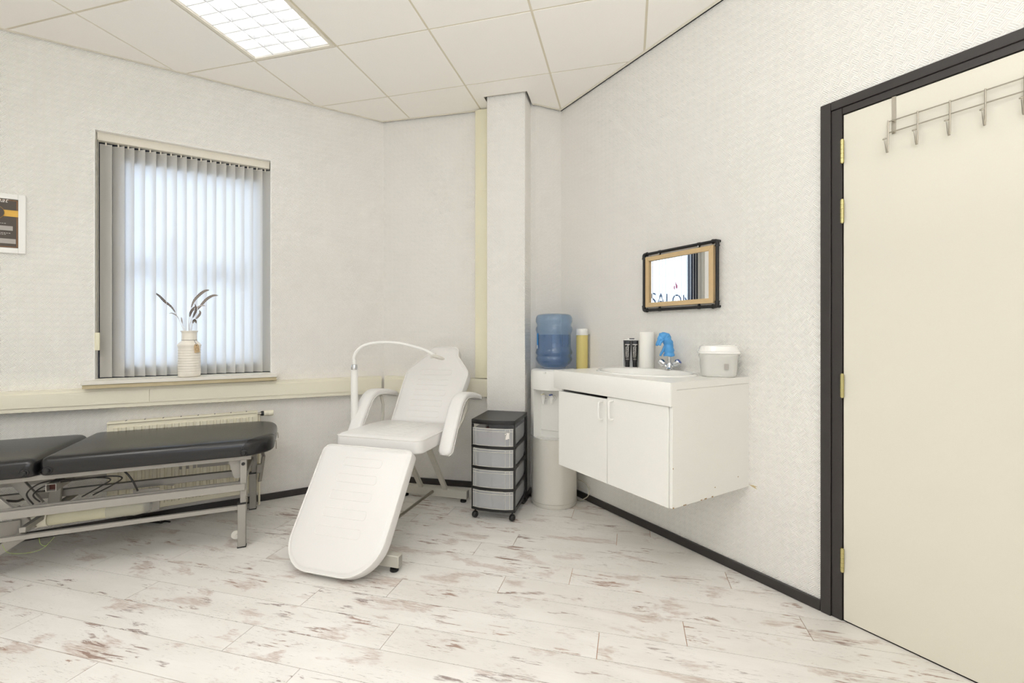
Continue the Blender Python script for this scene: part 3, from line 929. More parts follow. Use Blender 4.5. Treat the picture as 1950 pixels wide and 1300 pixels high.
bm = nbm(); tube(bm, [(xm + .038 * math.cos(q), -0.0128, zz(408) + .038 * math.sin(q)) for q in [2 * math.pi * k / 32 for k in range(32)]], 0.0007, 5, closed=True)
obj('emblem_rim', bm, M['gold'], cert)
flat('name_field', ix0 + .018, ix1 - .024, zz(441), zz(432.5), M['grey'], -0.0112)
flat('date_field', ix0 + .012, ix1 - .012, zz(465.5), zz(456.5), M['grey'], -0.0112)
me = text_mesh('Certificaat', 0.036, 0.0002, M['ink'], 0.35, 'RIGHT')
o = obj('lettering', me, None, cert, (ix1 - .045, -0.0112, zz(388.5))); o.rotation_euler = (R(90), 0, 0)
bm = nbm()
for z_, xe in ((428, .052), (446, .034), (448.5, .052)):
    for k in range(9): box(bm, ix1 - xe - .010 * k - .007, ix1 - xe - .010 * k, -0.0112, -0.0108, zz(z_) - .001, zz(z_) + .001)
obj('small_print', bm, M['ink'], cert, kind='stuff', smooth=False)

# ------------------------------------------------------------------ white treatment chair
CO = Vector((-0.69, 2.85)); CROT = R(-17)
chair = thing('treatment_chair', 'white leather reclining treatment chair with armrests and lowered leg rest', 'treatment chair', (CO.x, CO.y, 0), CROT)
def planeM(o, ydir):
    x = Vector((1, 0, 0)); y = Vector(ydir).normalized(); z = x.cross(y)
    return Matrix(((x.x, y.x, z.x, o[0]), (x.y, y.y, z.y, o[1]), (x.z, y.z, z.z, o[2]), (0, 0, 0, 1)))
def seams(bm, rects, M_, z=0.0040):
    for (x0, x1, y0, y1) in rects:
        t = bmesh.new()
        o = round_poly([(x0, y0), (x1, y0), (x1, y1), (x0, y1)], min(0.014, abs(y1 - y0) / 2.2), 4)
        tube(t, [(p.x, p.y, z + 0.0003) for p in o], 0.0013, 5, closed=True); join(bm, t, M_)
# seat
so = round_poly([(-0.305, -0.250), (0.262, -0.250), (0.262, 0.07), (0.225, 0.24), (-0.27, 0.24), (-0.305, 0.07)], [0.035, 0.05, 0.1, 0.03, 0.03, 0.1], 5)
MS = Matrix.Translation((0, 0, 0.600))
bm = nbm(); cushion(bm, so, 0.078, 0.010, 0.010, MS, 0.012); seat = obj('seat', bm, M['leather'], chair)
bm = nbm(); piping(bm, so, 0.002, -0.002, 0.0035, MS); obj('piping', bm, M['pipew'], seat)
bm = nbm(); seams(bm, [(-0.14, 0.12, -0.19 + .075 * k, -0.15 + .075 * k) for k in range(5)], MS, 0.0102); obj('stitching', bm, M['pipew'], seat)
# backrest
bo = round_poly([(-0.225, 0.0), (0.225, 0.0), (0.252, 0.425), (0.130, 0.570), (0.118, 0.650), (-0.118, 0.650), (-0.130, 0.570), (-0.252, 0.425)],
                [0.03, 0.03, 0.07, 0.06, 0.052, 0.052, 0.06, 0.07], 5)
MB_ = planeM((-0.005, 0.232, 0.592), (0, 0.616, 0.788))
bm = nbm(); cushion(bm, bo, 0.070, 0.010, 0.008, MB_, 0.014); back = obj('backrest', bm, M['leather'], chair)
bm = nbm(); piping(bm, bo, 0.002, -0.003, 0.0035, MB_); obj('piping', bm, M['pipew'], back)
bm = nbm(); seams(bm, [(-0.125, 0.125, 0.05 + .085 * k, 0.095 + .085 * k) for k in range(5)], MB_, 0.0082); obj('stitching', bm, M['pipew'], back)
# leg rest
lo = round_poly([(-0.272, -0.648), (0.270, -0.648), (0.270, 0.0), (-0.300, 0.0)], [0.17, 0.19, 0.03, 0.045], 10)
top_l, tip_l = Vector((-0.012, -0.325, 0.566)), Vector((-0.012, -0.700, 0.042))
MLr = planeM(top_l, top_l - tip_l)
bm = nbm(); cushion(bm, lo, 0.066, 0.010, 0.008, MLr, 0.012); leg_rest = obj('leg_rest', bm, M['leather'], chair)
bm = nbm(); piping(bm, lo, 0.002, -0.002, 0.0038, MLr); obj('piping', bm, M['pipew'], leg_rest)
bm = nbm(); seams(bm, [(-0.125 - .003 * k, 0.115 + .003 * k, -0.115 - .09 * k, -0.070 - .09 * k) for k in range(5)], MLr, 0.0082); obj('stitching', bm, M['pipew'], leg_rest)
# armrests
def arm(a, name='armrest'):
    pts = catmull([(-0.060, 0.478), (-0.020, 0.545), (0.050, 0.655), (0.118, 0.750), (0.165, 0.785), (0.225, 0.798), (0.35, 0.785), (0.50, 0.745)], 5)
    bm = nbm(); w_, t_ = 0.088, 0.042; rings = []; ns = len(pts); e1 = []; e2 = []
    for i, p in enumerate(pts):
        d = (pts[min(i + 1, ns - 1)] - pts[max(i - 1, 0)]).normalized(); nrm = Vector((-d.y, d.x))      # (b,z)
        tt = min(i, ns - 1 - i)
        k = min(1.0, 0.55 + 0.22 * tt); sec = []
        for q in range(16):
            an = 2 * math.pi * q / 16; cxx = math.copysign(abs(math.cos(an)) ** 0.55, math.cos(an)); czz = math.copysign(abs(math.sin(an)) ** 0.7, math.sin(an))
            off = nrm * (czz * t_ / 2 * k)
            sec.append(bm.verts.new((a + cxx * w_ / 2 * k, p.x + off.x, p.y + off.y)))
        rings.append(sec)
        o2 = nrm * (-t_ * 0.32 * k); e1.append((a - w_ / 2 * k, p.x + o2.x, p.y + o2.y)); e2.append((a + w_ / 2 * k, p.x + o2.x, p.y + o2.y))
    for r0, r1 in zip(rings, rings[1:]):
        for q in range(16): bm.faces.new((r0[q], r0[(q + 1) % 16], r1[(q + 1) % 16], r1[q]))
    bm.faces.new(rings[0]); bm.faces.new(rings[-1][::-1])
    ar = obj(name, bm, M['leather'], chair, ang=60)
    bm = nbm(); tube(bm, e1, 0.0028, 6); tube(bm, e2, 0.0028, 6); obj('piping', bm, M['pipew'], ar)
    bm = nbm(); s = 1 if a > 0 else -1
    tube(bm, [(a, 0.30, 0.765), (a - s * .01, 0.31, 0.70), (a - s * .03, 0.28, 0.62), (a - s * .05, 0.22, 0.56)], 0.010, 8)
    bar(bm, (a, 0.02, 0.575), (a - s * .055, 0.06, 0.545), 0.03, 0.012)
    obj('arm_bracket', bm, M['chairsteel'], chair)
arm(0.318); arm(-0.350)
# steel base
for b_, a0, a1 in ((-0.500, -0.29, 0.285), (0.480, -0.29, 0.245)):
    bm = nbm(); box(bm, a0, a1, b_ - 0.022, b_ + 0.022, 0.026, 0.086, 0.003, 1); beam = obj('base_beam', bm, M['chairsteel'], chair)
    bm = nbm(); box(bm, a1, a1 + .0008, b_ - 0.016, b_ + 0.016, 0.032, 0.080); obj('tube_end', bm, M['silver'], beam, smooth=False)  # darker plate stands in for the shaded hollow of the open tube
    for a in (a0 + .035, a1 - .035):
        bm = nbm(); lathe(bm, [(0.012, 0.026), (0.012, 0.018), (0.021, 0.016), (0.022, 0.003), (0.020, 0.0006)], 18, c=(a, b_)); obj('levelling_foot', bm, M['rubber'], beam)
for a in (-0.120, 0.075):
    bm = nbm(); bar(bm, (a, 0.470, 0.080), (a + .01, 0.130, 0.522), 0.036, 0.022, 0.002); obj('leg', bm, M['chairsteel'], chair)
    bm = nbm(); bar(bm, (a, -0.490, 0.080), (a, -0.140, 0.522), 0.036, 0.022, 0.002); obj('leg', bm, M['chairsteel'], chair)
bm = nbm(); tube(bm, [(0.045, -0.480, 0.098), (0.045, 0.325, 0.108)], 0.0105, 12); obj('spine_rod', bm, M['steel'], chair)
bm = nbm(); tube(bm, [(-0.25, 0.10, 0.505), (0.20, 0.10, 0.505)], 0.006, 8); bar(bm, (-0.2, -0.2, 0.512), (-0.2, 0.2, 0.512), 0.03, 0.018); bar(bm, (0.16, -0.2, 0.512), (0.16, 0.2, 0.512), 0.03, 0.018)
bar(bm, (-.02, .2, .512), (-.02, .42, .72), .03, .018)
bar(bm, (-.12, -.2, .512), (-.12, -.36, .50), .025, .016); bar(bm, (.10, -.2, .512), (.10, -.36, .50), .025, .016)
obj('seat_frame', bm, M['chairsteel'], chair)

# ------------------------------------------------------------------ magnifier lamp behind the chair
LP = Vector((-1.045, 3.005))
lamp = thing('gooseneck_lamp', 'white gooseneck treatment lamp standing behind the white chair', 'lamp', (LP.x, LP.y, 0))
bm = nbm(); lathe(bm, [(0.10, 0.0006), (0.10, 0.012), (0.09, 0.018), (0.03, 0.03), (0.0, 0.03)], 32); obj('base', bm, M['wplast'], lamp)
bm = nbm(); lathe(bm, [(0.0235, 0.028), (0.0225, 0.965)], 20); obj('pole', bm, M['wplast'], lamp)
bm = nbm(); lathe(bm, [(0.0205, 0.966), (0.0215, 0.980), (0.018, 0.998), (0.010, 1.004)], 20); obj('collar', bm, M['chrome'], lamp)
def onray(u, v, Y): return ((u - U0) / F_PX * Y - LP.x, Y - LP.y, EYE - (v - V0) / F_PX * Y)
g = [(674, 693), (674, 681), (679, 669), (691, 659), (709, 653.5), (735, 651.5), (762, 653.5), (790, 660), (812, 667.5), (828, 677)]
pts = [onray(u, v, 3.005 + (3.09 - 3.005) * ((u - 674) / 154) ) for u, v in g]
bm = nbm(); tube(bm, catmull([(0, 0, 0.998)] + pts[1:], 5), 0.0100, 10); obj('gooseneck', bm, M['wplast'], lamp)
bm = nbm(); lathe(bm, [(0.0125, 0.998), (0.0125, 1.035)], 14); obj('neck_sleeve', bm, M['wplast'], lamp)
h0 = Vector(onray(826, 676, 3.09)); 
bm = nbm()
lathe(bm, [(0, -0.014), (0.030, -0.012), (0.044, -0.004), (0.045, 0.003), (0.036, 0.010), (0, 0.014)], 24,
      M=Matrix.Translation(h0 + Vector((0.034, -0.02, -0.014))) @ Matrix.Rotation(R(16), 4, 'Y') @ Matrix.Rotation(R(-8), 4, 'X'))
obj('lamp_head', bm, M['gplast'], lamp)
bm = nbm(); box(bm, -.020, .012, -.012, .012, -.020, -.010, .002, 1, Matrix.Translation(h0 + Vector((0.0, -0.01, 0.0)))); tube(bm, [h0 + Vector((-.012, -.01, -.01)), h0 + Vector((-.020, -.012, -.012))], 0.008, 10)
tube(bm, [h0 + Vector((.012, 0, .006)), h0 + Vector((.014, 0, .014))], .003, 6)
obj('head_clamp', bm, M['gplast'], lamp)

# ------------------------------------------------------------------ black treatment bench
BO = Vector((-1.522, 2.566)); BROT = R(24.7)
bench = thing('treatment_bench', 'long black leather treatment bench on a silver adjustable frame', 'treatment bench', (BO.x, BO.y, 0), BROT)
ro = round_poly([(-0.848, -0.045), (0.150, -0.045), (0.150, 0.615), (-0.848, 0.615)], [0.035, 0.16, 0.16, 0.05], 8)
MT = Matrix.Translation((0, 0, 0.605))
bm = nbm(); cushion(bm, ro, 0.090, 0.012, 0.004, MT, 0.034); c1 = obj('cushion', bm, M['bleather'], bench)
lo2 = round_poly([(-1.78, -0.045), (-0.858, -0.045), (-0.858, 0.600), (-1.78, 0.600)], [0.16, 0.035, 0.07, 0.16], 8)
MT2 = Matrix.Translation((0, 0, 0.602))
bm = nbm(); cushion(bm, lo2, 0.088, 0.012, 0.004, MT2, 0.034); c2 = obj('cushion', bm, M['bleather'], bench)
bm = nbm()
for dd in (0.0, 0.008):
    tube(bm, catmull([(0.002 - dd, -0.0462, 0.535), (0.006 - dd, -0.0455, 0.565), (0.020 - dd, -0.034, 0.592), (0.055 - dd, -0.005, 0.6065), (0.10, 0.04, 0.6085), (0.130, 0.10, 0.6055), (0.1475, 0.16, 0.585)] if dd == 0 else
                 [(0.002 - dd, -0.0462, 0.535), (0.006 - dd, -0.0455, 0.565), (0.020 - dd, -0.034, 0.592), (0.040, -0.012, 0.6055)], 4), 0.0011, 5)
obj('seam', bm, M['bplast'], c1)
def knob(x, z, par):
    bm = nbm(); lathe(bm, [(0.020, 0.0), (0.018, 0.004), (0.0125, 0.005), (0.0125, 0.015), (0.009, 0.019), (0, 0.019)], 18,
                      M=Matrix.Translation((x, -0.0445, z)) @ Matrix.Rotation(R(90), 4, 'X')); obj('knob', bm, M['bplast'], par)
knob(0.008, 0.539, c1); knob(-0.812, 0.541, c1); knob(-0.895, 0.540, c2)
def part(name, fn, mat=M['silver'], par=bench, sm=True, label=None):
    bm = nbm(); fn(bm); return obj(name, bm, mat, par, smooth=sm, label=label)
part('top_rail', lambda b: box(b, -1.74, 0.040, -0.012, 0.018, 0.490, 0.5148, 0.002, 1))
part('top_rail', lambda b: box(b, -1.74, 0.040, 0.560, 0.590, 0.490, 0.5148, 0.002, 1))
part('cross_rail', lambda b: box(b, 0.010, 0.038, 0.018, 0.560, 0.490, 0.514, 0.002, 1))
part('cross_rail', lambda b: box(b, -1.74, -1.712, 0.018, 0.560, 0.490, 0.514, 0.002, 1))
part('side_bar', lambda b: box(b, -1.80, 0.012, -0.030, -0.006, 0.323, 0.361, 0.002, 1))
part('side_bar', lambda b: box(b, -1.80, 0.012, 0.600, 0.624, 0.323, 0.361, 0.002, 1))
part('side_bar', lambda b: box(b, -1.80, 0.0, 0.000, 0.022, 0.352, 0.366, 0.001, 1))
part('lower_bar', lambda b: box(b, -1.02, -0.022, -0.010, 0.012, 0.212, 0.234, 0.002, 1))
part('centre_beam', lambda b: box(b, -1.70, -0.02, 0.29, 0.32, 0.318, 0.356, 0.002, 1))
part('cross_bar', lambda b: box(b, -0.03, -0.002, -0.006, 0.60, 0.325, 0.358, 0.002, 1))
part('cross_bar', lambda b: box(b, -0.93, -0.905, -0.006, 0.60, 0.245, 0.27, 0.002, 1))
for y in (0.0, 0.612):
    part('leg', lambda b, y=y: (box(b, -0.014, 0.018, y - 0.014, y + 0.014, 0.20, 0.492, 0.002, 1), box(b, -0.026, 0.014, y - 0.018, y + 0.018, 0.003, 0.246, 0.002, 1)))
    part('leg', lambda b, y=y: (box(b, -1.64, -1.61, y - 0.014, y + 0.014, 0.20, 0.492, 0.002, 1), box(b, -1.645, -1.605, y - 0.018, y + 0.018, 0.003, 0.246, 0.002, 1)))
    part('leg_cap', lambda b, y=y: box(b, -0.028, 0.016, y - 0.020, y + 0.020, 0.0006, 0.006), M['rubber'])
    part('leg_cap', lambda b, y=y: box(b, -1.647, -1.603, y - 0.020, y + 0.020, 0.0006, 0.006), M['rubber'])
    part('collar', lambda b, y=y: box(b, -0.028, 0.016, y - 0.020, y + 0.020, 0.243, 0.252), M['bplast'])
    part('spring', lambda b, y=y: tube(b, [(0.020 + .006 * math.cos(k * 1.05), y - .017 + .006 * math.sin(k * 1.05), 0.252 + .0012 * k) for k in range(36)], 0.0014, 5), M['steel'])
part('pivot_bolt', lambda b: lathe(b, [(0.009, 0), (0.009, .006), (0, .006)], 14, M=Matrix.Translation((0.002, -0.014, 0.470)) @ Matrix.Rotation(R(90), 4, 'X')), M['bplast'])
part('gusset', lambda b: prism(b, [(-0.075, 0.488), (-0.016, 0.488), (-0.016, 0.385), (-0.045, 0.385)], -0.004, 0.004, 0, Matrix(((1, 0, 0, 0), (0, 0, 1, 0.02), (0, 1, 0, 0), (0, 0, 0, 1)))), sm=False)
part('castor', lambda b: (lathe(b, [(0.024, -0.010), (0.026, 0), (0.024, 0.010)], 20, M=Matrix.Translation((-0.040, 0.05, 0.055)) @ Matrix.Rotation(R(90), 4, 'X')),
                          bar(b, (-.02, .03, .055), (-.02, .03, .20), .008, .012), bar(b, (-.04, .035, .055), (-.01, .035, .075), .012, .006)), M['gplast'])
part('lift_lever', lambda b: (bar(b, (0.035, 0.55, 0.49), (0.060, 0.59, 0.36), 0.022, 0.008), bar(b, (0.060, 0.59, 0.36), (0.035, 0.62, 0.18), 0.022, 0.010), box(b, .02, .05, .57, .60, .25, .31, .003, 1)))
part('hinge_pin', lambda b: tube(b, [(0.150, 0.33, 0.562), (0.160, 0.33, 0.562), (0.161, 0.33, 0.530)], 0.003, 6), M['steel'])
part('hinge_pin', lambda b: tube(b, [(0.150, 0.20, 0.540), (0.156, 0.20, 0.540), (0.156, 0.20, 0.49)], 0.003, 6), M['steel'])
part('lift_arm', lambda b: (bar(b, (-0.99, 0.10, 0.49), (-0.90, 0.10, 0.34), 0.022, 0.045, .002), bar(b, (-1.05, 0.02, 0.44), (-0.965, 0.02, 0.335), 0.02, 0.045, .002)))
part('lift_arm', lambda b: bar(b, (-0.885, 0.26, 0.49), (-0.90, 0.26, 0.30), 0.02, 0.05, .002))
part('lift_arm', lambda b: (bar(b, (-1.02, 0.16, 0.32), (-0.955, 0.16, 0.20), 0.02, 0.05, .002), bar(b, (-0.955, 0.10, 0.20), (-1.15, 0.10, 0.07), 0.02, 0.045, .002)))
part('brace', lambda b: bar(b, (-0.50, 0.33, 0.335), (-0.40, 0.36, 0.30), 0.05, 0.012), M['silver'])
part('socket_tube', lambda b: (box(b, -0.835, -0.795, -0.004, 0.20, 0.428, 0.4300), box(b, -0.835, -0.795, -0.004, 0.20, 0.462, 0.464), box(b, -0.835, -0.832, -0.004, 0.20, 0.43, 0.462), box(b, -0.798, -0.795, -0.004, 0.20, 0.43, 0.462), bar(b, (-.815, .1, .463), (-.815, .1, .492), .02, .02)), sm=False)
part('socket_plug', lambda b: box(b, -0.832, -0.798, 0.03, 0.05, 0.430, 0.462), pm('rust_red', (96, 48, 34), .6), sm=False)
act = part('actuator', lambda b: lathe(b, [(0.0, -.90), (.030, -.90), (.036, -.895), (.036, -.50), (.030, -.495), (0, -.495)], 24, M=Matrix.Translation((0, 0.20, 0.236)) @ Matrix.Rotation(R(90), 4, 'Y')), M['actuator'])
act.data.transform(Matrix.Translation((0, 0, 0)))
part('actuator_collar', lambda b: lathe(b, [(.030, -.965), (.0385, -.96), (.0385, -.905), (.036, -.90)], 24, M=Matrix.Translation((0, 0.20, 0.236)) @ Matrix.Rotation(R(90), 4, 'Y')), M['cream'], act)
part('plastic_sleeve', lambda b: (lathe(b, [(.0385, -.66), (.041, -.62), (.038, -.58), (.043, -.54), (.037, -.50), (.030, -.47)], 14, M=Matrix.Translation((0, 0.20, 0.236)) @ Matrix.Rotation(R(90), 4, 'Y'), closed_ends=False),), M['wrapfilm'], act)
part('mounting_plate', lambda b: box(b, -0.56, -0.44, 0.238, 0.244, 0.195, 0.322), M['silver'], sm=False)
part('motor_head', lambda b: (box(b, -1.03, -0.965, 0.165, 0.215, 0.20, 0.262, .004, 1), lathe(b, [(.014, 0), (.012, .012), (0, .012)], 12, M=Matrix.Translation((-1.0, .165, .232)) @ Matrix.Rotation(R(90), 4, 'X'))), M['actuator'])
part('motor_bracket', lambda b: (box(b, -1.07, -0.985, 0.14, 0.150, 0.175, 0.265, .002, 1),), M['silver'])
# cable loops hanging from the bench frame
def loop(pts, r=0.0035, name='cable', mat=M['cable'], par=bench):
    bm = nbm(); tube(bm, catmull(pts, 7), r, 7); return obj(name, bm, mat, par)
loop([(-0.90, 0.05, 0.36), (-0.92, 0.04, 0.42), (-0.86, 0.03, 0.468), (-0.76, 0.03, 0.470), (-0.64, 0.035, 0.462), (-0.60, 0.04, 0.445), (-0.64, 0.05, 0.415), (-0.72, 0.06, 0.368)])
loop([(-0.88, 0.06, 0.366), (-0.90, 0.05, 0.41), (-0.84, 0.045, 0.452), (-0.72, 0.04, 0.462), (-0.60, 0.045, 0.462), (-0.555, 0.05, 0.445), (-0.60, 0.06, 0.410), (-0.68, 0.07, 0.368)])
loop([(-0.56, 0.06, 0.490), (-0.53, 0.055, 0.455), (-0.505, 0.05, 0.41), (-0.490, 0.05, 0.367)], 0.0045)
loop([(-0.93, 0.10, 0.368), (-0.95, 0.10, 0.380), (-0.98, 0.10, 0.372), (-1.02, 0.10, 0.380)], 0.006)
loop([(-0.99, 0.00, 0.20), (-0.96, -.02, 0.165), (-0.90, -.02, 0.150), (-0.84, -.02, 0.160), (-0.80, -.01, 0.205)], 0.0007, 'earth_wire', M['yellowwire'])
loop([(-0.86, .0, .21), (-0.85, -.01, .18), (-0.83, -.01, .165)], 0.0007, 'earth_wire', M['yellowwire'])

# black cable heap on the floor under the bench
def fl(u, v): Y = EYE * F_PX / (v - V0); return Vector(((u - U0) / F_PX * Y, Y))
cp = fl(283, 994)
bm = nbm(); rr_ = random.Random(8)
prev = Vector((0, 0, 0.01)); pts = []
for k in range(46):
    an = k * 0.95 + rr_.uniform(-.3, .3); rad_ = rr_.uniform(0.03, 0.10)
    pts.append((math.cos(an) * rad_ * 1.5, math.sin(an) * rad_ * 0.55, 0.006 + 0.0009 * k * rr_.uniform(.6, 1)))
tube(bm, catmull(pts, 5), 0.0042, 6)
tube(bm, catmull([(-0.10, -.03, .006), (-0.18, -.08, .0052), (-0.28, -.10, .0052), (-0.36, -.06, .0052)], 6), 0.0032, 6)
o = obj('power_cable', bm, M['cable'], None, (cp.x, cp.y, 0)); tag(o, 'heap of coiled black cable on the floor under the bench', 'cable')

# ------------------------------------------------------------------ drawer cart
DR = Vector((0.0167, 2.88)); DROT = R(-14.4)
e_ = Vector((math.cos(DROT), math.sin(DROT)))
DOo = DR - e_ * 0.295
cart = thing('drawer_cart', 'black wheeled drawer tower with four clear drawers in front of the column', 'drawer cart', (DOo.x, DOo.y, 0), DROT)
CWd, CD, CZ0, CZ1 = 0.295, 0.372, 0.060, 0.646
P4 = (CZ1 - 0.030 - CZ0 - 0.018) / 4
bm = nbm(); t_ = [(0, 0.012), (0.06, -0.004), (0.148, -0.010), (0.235, -0.004), (CWd, 0.012), (CWd, CD), (0, CD)]
prism(bm, t_, CZ1 - 0.028, CZ1, 0.003); obj('top_panel', bm, M['bplast'], cart)
for (x0, x1) in ((0.0, 0.010), (CWd - 0.010, CWd)):
    for (y0, y1) in ((0.014, 0.034), (CD - 0.05, CD - 0.002)):
        bm = nbm(); box(bm, x0, x1, y0, y1, CZ0, CZ1 - 0.028, 0.001, 1); obj('corner_post', bm, M['bplast'], cart)
cm = None
zdiv = []
for k in range(5):
    z = CZ0 + k * P4
    zdiv.append(z)
    if k == 4: break
    bm = nbm()
    pl = [(0.0, 0.010), (0.06, -0.004), (0.148, -0.009), (0.235, -0.004), (CWd, 0.010), (CWd, 0.030), (0.0, 0.030)]
    prism(bm, pl, z, z + 0.017, 0.002); obj('front_rail', bm, M['bplast'], cart)
    for x0, x1 in ((0.0, 0.010), (CWd - 0.010, CWd)):
        bm = nbm()
        q = [(0.034, z), (CD - .05, z), (CD - .05, z + .045), (CD - .075, z + .026), (0.06, z + .017), (0.034, z + .030)]
        prism(bm, q, x0, x1, 0, Matrix(((0, 0, 1, 0), (1, 0, 0, 0), (0, 1, 0, 0), (0, 0, 0, 1)))); obj('side_rail', bm, M['bplast'], cart, smooth=False)
    bm = nbm(); box(bm, 0.01, CWd - .01, CD - .012, CD - .004, z, z + .02); obj('rear_rail', bm, M['bplast'], cart, smooth=False)
for k in range(4):
    z0 = CZ0 + k * P4 + 0.0185; z1 = CZ0 + (k + 1) * P4 - 0.002
    d = bpy.data.objects.new('drawer', None)
    bm = nbm()
    t2 = 0.0018
    xs0, xs1 = 0.012, CWd - 0.012
    # curved front sheet
    fpts = [(xs0, 0.010), (0.06, -0.006), (0.148, -0.012), (0.235, -0.006), (xs1, 0.010)]
    prism(bm, fpts + [(x, y + t2) for x, y in fpts[::-1]], z0, z1)
    dr = obj('drawer', bm, M['clearp'], cart, smooth=False)
    bm = nbm()
    box(bm, xs0, xs0 + t2, 0.012, CD - .02, z0, z1 - .01); box(bm, xs1 - t2, xs1, 0.012, CD - .02, z0, z1 - .01)
    box(bm, xs0 + t2, xs1 - t2, CD - .022, CD - .02, z0, z1 - .01); box(bm, xs0 + t2, xs1 - t2, 0.013, CD - .022, z0, z0 + t2)
    obj('drawer_tray', bm, M['clearp'], dr, smooth=False)
    bm = nbm()                                             # moulded lip round the drawer front
    for zz_ in (z1 - .003, z0 + .003, z1 - .019):
        tube(bm, [(x, y - .0016, zz_) for x, y in fpts], 0.0016, 6)
    for x, y in ((xs0 + .022, 0.004), (xs1 - .022, 0.004), (0.235, -0.006), (xs0 + .003, .009), (xs1 - .003, .009)): tube(bm, [(x, y - .0016, z0 + .003), (x, y - .0016, z1 - .003)], 0.0013, 6)
    obj('drawer_rim', bm, M['gplast'], dr)
    if k == 3:
        rr2 = random.Random(2); bm = nbm()
        for q in range(7):
            a_, b_ = rr2.uniform(0, .012), rr2.uniform(.008, .022)
            box(bm, 0.232 + a_, 0.232 + a_ + b_, -0.0095, -0.0088, z1 - .030 - q * .0062, z1 - .024 - q * .0062, 0, 1, None)
        box(bm, 0.246, 0.262, -0.0096, -0.0089, z1 - .062, z1 - .024)
        obj('white_mark', bm, M['ink'], dr, smooth=False)
for x, y in ((0.022, 0.03), (CWd - 0.022, 0.03), (0.022, CD - .03), (CWd - .022, CD - .03)):
    bm = nbm(); lathe(bm, [(0, -0.016), (0.014, -0.015), (0.0215, -0.008), (0.0225, 0), (0.0215, 0.008), (0.014, 0.015), (0, 0.016)], 20,
                      M=Matrix.Translation((x, y - .006, 0.0232)) @ Matrix.Rotation(R(60), 4, 'Z') @ Matrix.Rotation(R(90), 4, 'X'))
    tube(bm, [(x, y, 0.03), (x, y, CZ0 + .002)], 0.006, 8)
    obj('castor', bm, M['bplast'], cart)
def inlocal(o, r, x, y): c, s = math.cos(r), math.sin(r); return (o.x + x * c - y * s, o.y + x * s + y * c)
z3 = CZ0 + 3 * P4 + 0.021
px_, py_ = inlocal(DOo, DROT, 0.14, 0.12)
bm = nbm()
gx = 14; rows = []
for i in range(gx + 1):
    row = []
    for j in range(7):
        x = -0.105 + 0.20 * i / gx; y = -0.085 + .17 * j / 6
        h = 0.010 + 0.062 * max(0, 1 - abs(x + .085 - .02 * math.sin(j)) / .18) * (0.6 + .4 * math.cos(j * 1.1)) + .020 * max(0, x) / .1 + .006 * math.sin(i * 1.7 + j)
        row.append(bm.verts.new((x, y, max(.003, h))))
    rows.append(row)
for i in range(gx):
    for j in range(6): bm.faces.new((rows[i][j], rows[i + 1][j], rows[i + 1][j + 1], rows[i][j + 1]))
bmesh.ops.solidify(bm, geom=bm.faces[:], thickness=0.003)
o = obj('folded_cloth', bm, M['pink'], None, (px_, py_, z3 + .001), DROT); tag(o, 'pink folded cloth inside the top clear drawer', 'cloth')
px_, py_ = inlocal(DOo, DROT, 0.12, 0.14)
bm = nbm(); lathe(bm, [(0.0, 0.0), (0.046, 0.0), (0.056, 0.008), (0.058, 0.022), (0.056, 0.034), (0.050, 0.036), (0.057, 0.040), (0.058, 0.062), (0.050, 0.072), (0.020, 0.074), (0, 0.068)], 28)
o = obj('towel_roll', bm, M['cloth'], None, (px_, py_, CZ0 + 0.0215), DROT); tag(o, 'cream coiled towel inside the bottom clear drawer', 'towel')

# ------------------------------------------------------------------ water dispenser and bottle
WD = Vector((0.301, 3.250))
fdir = math.atan2(-0.888, -0.459)
disp = thing('water_dispenser', 'white floor standing water dispenser in the corner beside the sink cabinet', 'water dispenser', (WD.x, WD.y, 0), fdir)
# local +x is the front of the dispenser
RD = 0.163
bm = nbm(); lathe(bm, [(RD - .006, 0.0006), (RD - .001, 0.008), (RD, 0.030)], 48); obj('base_ring', bm, M['gplast'], disp)
bm = nbm(); lathe(bm, [(RD - .003, 0.0305), (RD - .001, 0.034), (RD - .001, 0.470), (RD - .004, 0.474)], 48); obj('lower_body', bm, M['gplast'], disp)
fp = nbm()
for (qa, qb) in ((-44, 44),):
    ring = [R(qa + (qb - qa) * k / 20) for k in range(21)]
    poly = [(math.cos(q) * (RD + .0015), math.sin(q) * (RD + .0015)) for q in ring] + [(math.cos(q) * (RD - .006), math.sin(q) * (RD - .006)) for q in ring[::-1]]
    prism(fp, poly, 0.036, 0.476)
obj('front_panel', fp, M['gplast'], disp)
ZT = 0.955
REC = R(38)
arc = [R(38) + (2 * math.pi - 2 * REC) * k / 36 for k in range(37)]
poly = [(math.cos(q) * (RD + .001), math.sin(q) * (RD + .001)) for q in arc]
yi = math.sin(REC) * RD - 0.012
poly += [(0.062 + .02, -yi), (0.062, -yi + .018), (0.062, yi - .018), (0.062 + .02, yi)]
bm = nbm(); prism(bm, poly, 0.474, 0.812); obj('upper_body', bm, M['wplast'], disp)
bm = nbm(); lathe(bm, [(0, 0.811), (RD - .004, 0.811), (RD + .002, 0.815), (RD + .003, 0.925), (RD - .003, 0.945), (RD - .022, ZT), (0.075, ZT + .001), (0.070, ZT - .012), (0, ZT - .012)], 48)
obj('top_housing', bm, M['wplast'], disp)
bm = nbm(); lathe(bm, [(0.0, 0.474), (RD - .010, 0.474), (RD + .003, 0.478), (RD + .002, 0.484), (RD - .006, 0.482), (RD - .02, 0.477), (0, 0.476)], 48)
obj('drip_tray', bm, M['ceramic'], disp)
bm = nbm(); box(bm, 0.0625, 0.072, -yi + .016, yi - .016, 0.520, 0.527, .002, 1); obj('tray_ledge', bm, M['wplast'], disp)
